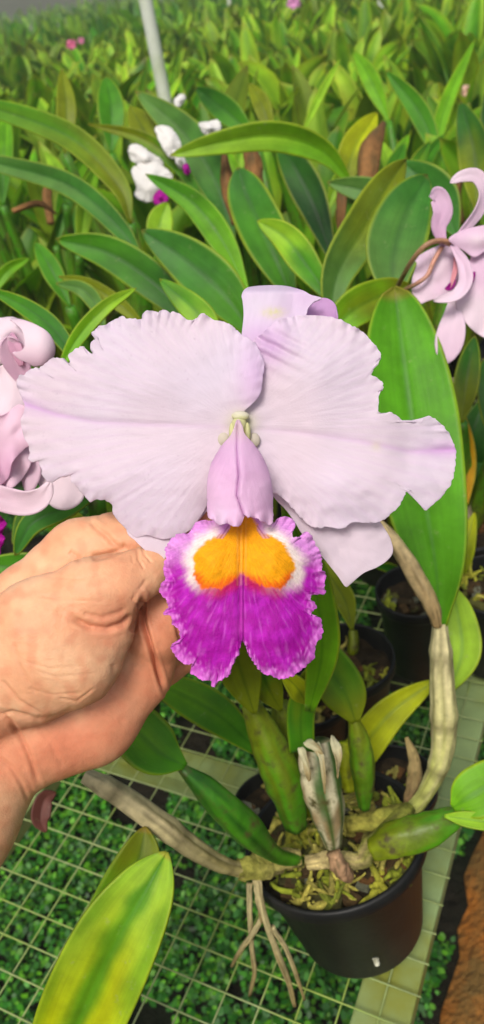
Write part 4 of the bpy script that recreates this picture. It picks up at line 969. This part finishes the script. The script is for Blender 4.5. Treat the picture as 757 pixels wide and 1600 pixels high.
# ---------------------------------------------------------------- field plants
def rand_leaf(rnd, foot, az, lean, blen, llen, w, col, col2):
    d = np.array([math.cos(az)*math.sin(lean), math.sin(az)*math.sin(lean), math.cos(lean)])
    b = foot+d*blen; P = [b]; dd = d.copy()
    droop = rnd.uniform(.0, .28)
    for k in range(3):
        dd = nrm(dd+np.array([math.cos(az), math.sin(az), 0])*rnd.uniform(.05, .25)-np.array([0, 0, 1])*droop*(k+1)*.5); P.append(P[-1]+dd*llen/3)
    side = nrm(np.cross(d, np.array([math.cos(az+rnd.uniform(-1.2, 1.2)), math.sin(az+rnd.uniform(-1.2, 1.2)), .1])))
    return b, P, side
def field_plant(seed, parts, loc=(0, 0, 0), nleaf=9, hi=True):
    rnd = random.Random(seed); root = None; g = MB(); foots = []
    objs = []
    for k in range(nleaf):
        foot = np.array([rnd.gauss(0, .035), rnd.gauss(0, .035), .10]); az = rnd.random()*6.28; lean = abs(rnd.gauss(.08, .24))
        cA = rnd.choice(['green', 'bright', 'bright', 'teal', 'light', 'olive', 'pale', 'light']); cB = rnd.choice(['bright', 'light', 'bright', 'green', 'pale', 'light'])
        b, P, side = rand_leaf(rnd, foot, az, lean, rnd.uniform(.10, .18), rnd.uniform(.15, .25), 0, 0, 0)
        n, m = (14, 6) if hi else (8, 4)
        Q = catmull(P, n)
        v, f, c = leaf_geo(Q, [side]*n, rnd.uniform(.044, .068)*(1 if hi else 1.15), PAL[cA], n=n, m=m, fold=rnd.choice([-1, 1])*rnd.uniform(.2, .45), tip=rnd.uniform(.5, .95), seed=seed+k, col2=PAL[cB], base=.15, edge=.8)
        tv, tf = tube_geo(catmull([foot, (foot+b)/2, b], 7), [.005, .008, .009, .010, .009, .007, .005], n=8)
        tc = PAL['olive']*rnd.uniform(.7, 1.1)
        if rnd.random() < .25: tc = lin(128, 92, 52)
        objs.append((v, f, c, tv, tf, tc))
    return objs
def pot_geo(r=.07, h=.10, n=20):
    v = []; f = []; prof = [(.7, 0.), (.93, .88), (1., .9), (1., 1.), (.94, 1.), (.88, .8), (.01, .82)]
    for a, b in prof:
        for k in range(n): v.append((a*r*math.cos(2*math.pi*k/n), a*r*math.sin(2*math.pi*k/n), b*h))
    for i in range(len(prof)-1):
        for k in range(n): f.append((i*n+k, i*n+(k+1) % n, (i+1)*n+(k+1) % n, (i+1)*n+k))
    return v, f
near_t = []
pv, pf = pot_geo()
for s in range(5):
    root = bpy.data.objects.new('orchid_plant', None); C.objects.link(root); root['_w'] = [0., 0, 0]
    mesh_obj('pot', pv, pf, POTM, root)
    for (v, f, c, tv, tf, tc) in field_plant(100+s, True, nleaf=9):
        c = [np.clip(q_*.98, 0, .85) for q_ in c]
        mesh_obj('leaf', v, f, FIELD, root, cols=c); mesh_obj('pseudobulb', tv, tf, BULB, root, cols=[tc]*len(tv))
    near_t.append(root)
far_t = []
for s in range(8):
    g = MB(); idx = []
    g.add(pv, pf, lin(26, 27, 28))
    for (v, f, c, tv, tf, tc) in field_plant(200+s, False, nleaf=12, hi=False): g.add(v, f, np.clip(np.array(c)*1.14, 0, .85)); g.add(tv, tf, tc)
    far_t.append(g)
far_m = []
for g in far_t:
    o = g.build('orchid_plant', FIELD); far_m.append(o)
rnd = random.Random(5)
spots = []
y = 1.30
while y < 8.5:
    step = .165+.026*max(0, y-1.3)
    x = -.42*y-.25
    while x < .42*y+.3:
        xx, yy = x+rnd.uniform(-.05, .05), y+rnd.uniform(-.05, .05)
        u_, v_, d_ = PXD((xx, yy, 1.0))
        if -70 < u_ < 830 and v_ > -160: spots.append((xx, yy))
        x += step
    y += step
spots = spots[:292]
print('field plants', len(spots), 'to y', spots[-1][1])
tones = ['mostly bluish green leaves', 'bright yellow green leaves', 'broad dark leaves', 'narrow arching leaves', 'olive leaves and a brown sheath']
used_n = set(); used_f = set()
def copy_tree(o, parent=None):
    c = o.copy(); C.objects.link(c)
    if parent is not None: c.parent = parent
    for ch in list(o.children):
        k = ch.copy(); C.objects.link(k); k.parent = c
    return c
for i, (x, y) in enumerate(spots):
    z = BZ-rnd.uniform(0, .05); rz = rnd.random()*6.28; s = rnd.uniform(.85, 1.12)
    if y < 2.1:
        k = rnd.randrange(5); t = near_t[k]
        o = t if k not in used_n else copy_tree(t); used_n.add(k)
        tag(o, 'mid-green strap-leaved orchid among the near rows behind the white blooms', 'orchid plant', 'orchid plants in the near rows')
    else:
        k = rnd.randrange(8); t = far_m[k]
        if k in used_f: o = t.copy(); C.objects.link(o)
        else: o = t; used_f.add(k)
        tag(o, 'small leafy orchid among the far rows receding to the horizon', 'orchid plant', 'orchid plants in the far rows')
    o.location = (x, y, z); o.rotation_euler = (rnd.uniform(-.1, .1), rnd.uniform(-.1, .1), rz); o.scale = (s, s, s)
# beyond: one mass of foliage
def far_mass(y0):
    rng = random.Random(9); g = MB()
    for k in range(5200):
        y = y0+(rng.random()**1.7)*26; x = rng.uniform(-.5, .5)*y*1.05+0
        z = BZ+rng.uniform(.12, .34)+.05*N3(x, y)
        L_ = rng.uniform(.14, .26)*(1+.03*y); w = L_*.26; az = rng.random()*6.28; ln = rng.uniform(.1, 1.1)
        d = np.array([math.cos(az)*math.sin(ln), math.sin(az)*math.sin(ln), math.cos(ln)]); sd = nrm(np.cross(d, [math.sin(az*3), math.cos(az*2), .3])); p = np.array([x, y, z])
        v = [p, p+d*L_*.3+sd*w/2, p+d*L_*.7+sd*w*.4, p+d*L_-np.array([0, 0, L_*.15]), p+d*L_*.7-sd*w*.4, p+d*L_*.3-sd*w/2]
        col = PAL[rng.choice(['bright', 'bright', 'light', 'light', 'pale', 'green'])]*rng.uniform(.8, 1.4)
        g.add(v, [(0, 1, 2, 3, 4, 5)], col)
    o = g.build('far_orchid_foliage', FIELD, smooth=False); tag(o, 'distant mass of orchid foliage at the end of the house', 'foliage', kind='stuff')
far_mass(spots[-1][1]-.3)
# hedge-like tree line far off and poles
def pole(px, y0, wpx, label, lean=0.):
    # base point on the ground at distance y0
    v0 = ray(px, 60); p = EYE+v0*(y0/v0[1]); r = wpx*PXD(p)[2]/F/2
    root = empty('pole', (p[0], p[1], 0), label, 'pole', 'white house poles')
    pts = [np.array([p[0]+lean*(z-1.2), p[1], z]) for z in np.linspace(0, 3.2, 14)]
    v, f = tube_geo(pts, [r]*14, n=20); g = MB(); g.add(v, f); g.build('shaft', POLEM, root)
    v, f = tube_geo([np.array([p[0]+lean*-1.2, p[1], z]) for z in (0, .02, .03, .16)], [r*2.4, r*2.4, r*1.4, r*1.35], n=20); g = MB(); g.add(v, f); g.build('footing', POLEM, root)
pole(240, 2.15, 21, 'thick white pole standing up left of centre among the plants', lean=-.02)
pole(598, 5.5, 11, 'slim distant white pole right of centre')
pole(366, 7.0, 6, 'thinnest distant white pole near the centre')
# far coloured blooms
for (px, py, d, cname, lab, sz) in [(112, 70, 3.4, lin(222, 120, 160), 'far pink bloom at upper left', 9), (127, 64, 3.5, lin(220, 140, 176), 'far paler pink bloom beside the other pink one', 6), (459, 4, 4.6, lin(216, 150, 200), 'far lilac bloom at the top edge', 12), (583, 42, 3.6, lin(226, 150, 20), 'far orange bloom at upper right', 9), (732, 143, 2.0, lin(226, 190, 170), 'peach coloured bloom at the right', 12)]:
    rt = empty('orchid_flower', AT(px, py, d), lab, 'flower')
    for k in range(5):
        a = k*1.257+.3
        petal_strip(rt, [(px, py, d), (px+math.cos(a)*sz*.5, py+math.sin(a)*sz*.5, d-.01), (px+math.cos(a)*sz, py+math.sin(a)*sz, d)], sz*.8, cname, name='petal', n=8)

# ---------------------------------------------------------------- humid air of the growing house
v, f = box_geo(0, 18, 2.1, 70, 60, 6.3)
hm = bpy.data.materials.new('haze'); hm.use_nodes = True; hn = hm.node_tree; hn.nodes.clear()
ho = hn.nodes.new('ShaderNodeOutputMaterial'); hv = hn.nodes.new('ShaderNodeVolumePrincipled'); hv.inputs['Color'].default_value = (.9, .95, .8, 1); hv.inputs['Density'].default_value = .010
hn.links.new(hv.outputs[0], ho.inputs['Volume'])
hz = mesh_obj('haze', v, f, hm, smooth=False); tag(hz, 'pale humid air fading the far rows', 'haze', kind='stuff')
# ---------------------------------------------------------------- light, sky, camera
w = bpy.data.worlds.new('World'); sc.world = w; w.use_nodes = True
nt = w.node_tree; bg = nt.nodes['Background']; sky = nt.nodes.new('ShaderNodeTexSky'); sky.sky_type = 'NISHITA'; sky.sun_disc = False
EL, AZ = math.radians(56), math.radians(200)
sky.sun_elevation = EL; sky.sun_rotation = AZ; sky.air_density = 1.3; sky.dust_density = 6.; sky.ozone_density = .6
nt.links.new(sky.outputs[0], bg.inputs[0]); bg.inputs[1].default_value = .10
sd = bpy.data.lights.new('sun', 'SUN'); sd.energy = 2.3; sd.angle = math.radians(20); sd.color = (1., .97, .92)
so = bpy.data.objects.new('sun', sd); C.objects.link(so)
dirv = Vector((math.sin(AZ)*math.cos(EL), math.cos(AZ)*math.cos(EL), math.sin(EL)))
so.rotation_euler = dirv.to_track_quat('Z', 'Y').to_euler(); so.location = (0, -3, 6)
cd = bpy.data.cameras.new('camera'); co = bpy.data.objects.new('camera', cd); C.objects.link(co)
from mathutils import Matrix
Mx = Matrix(((RX[0], UY[0], -fw[0]), (RX[1], UY[1], -fw[1]), (RX[2], UY[2], -fw[2]))).to_4x4(); Mx.translation = Vector(EYE.tolist())
co.matrix_world = Mx
cd.sensor_fit = 'VERTICAL'; cd.sensor_height = 24; cd.lens = F*24/1600; cd.clip_start = .02; cd.clip_end = 600
cd.dof.use_dof = True; cd.dof.focus_distance = .358; cd.dof.aperture_fstop = cd.lens/2.3
sc.camera = co
sc.view_settings.view_transform = 'Standard'; sc.view_settings.look = 'None'; sc.view_settings.exposure = .26; sc.view_settings.gamma = 1
sc.cycles.use_denoising = True
sc.cycles.max_bounces = 8; sc.cycles.transparent_max_bounces = 8
for o in list(bpy.data.objects):
    if '_w' in o: del o['_w']
for t in near_t:
    pass
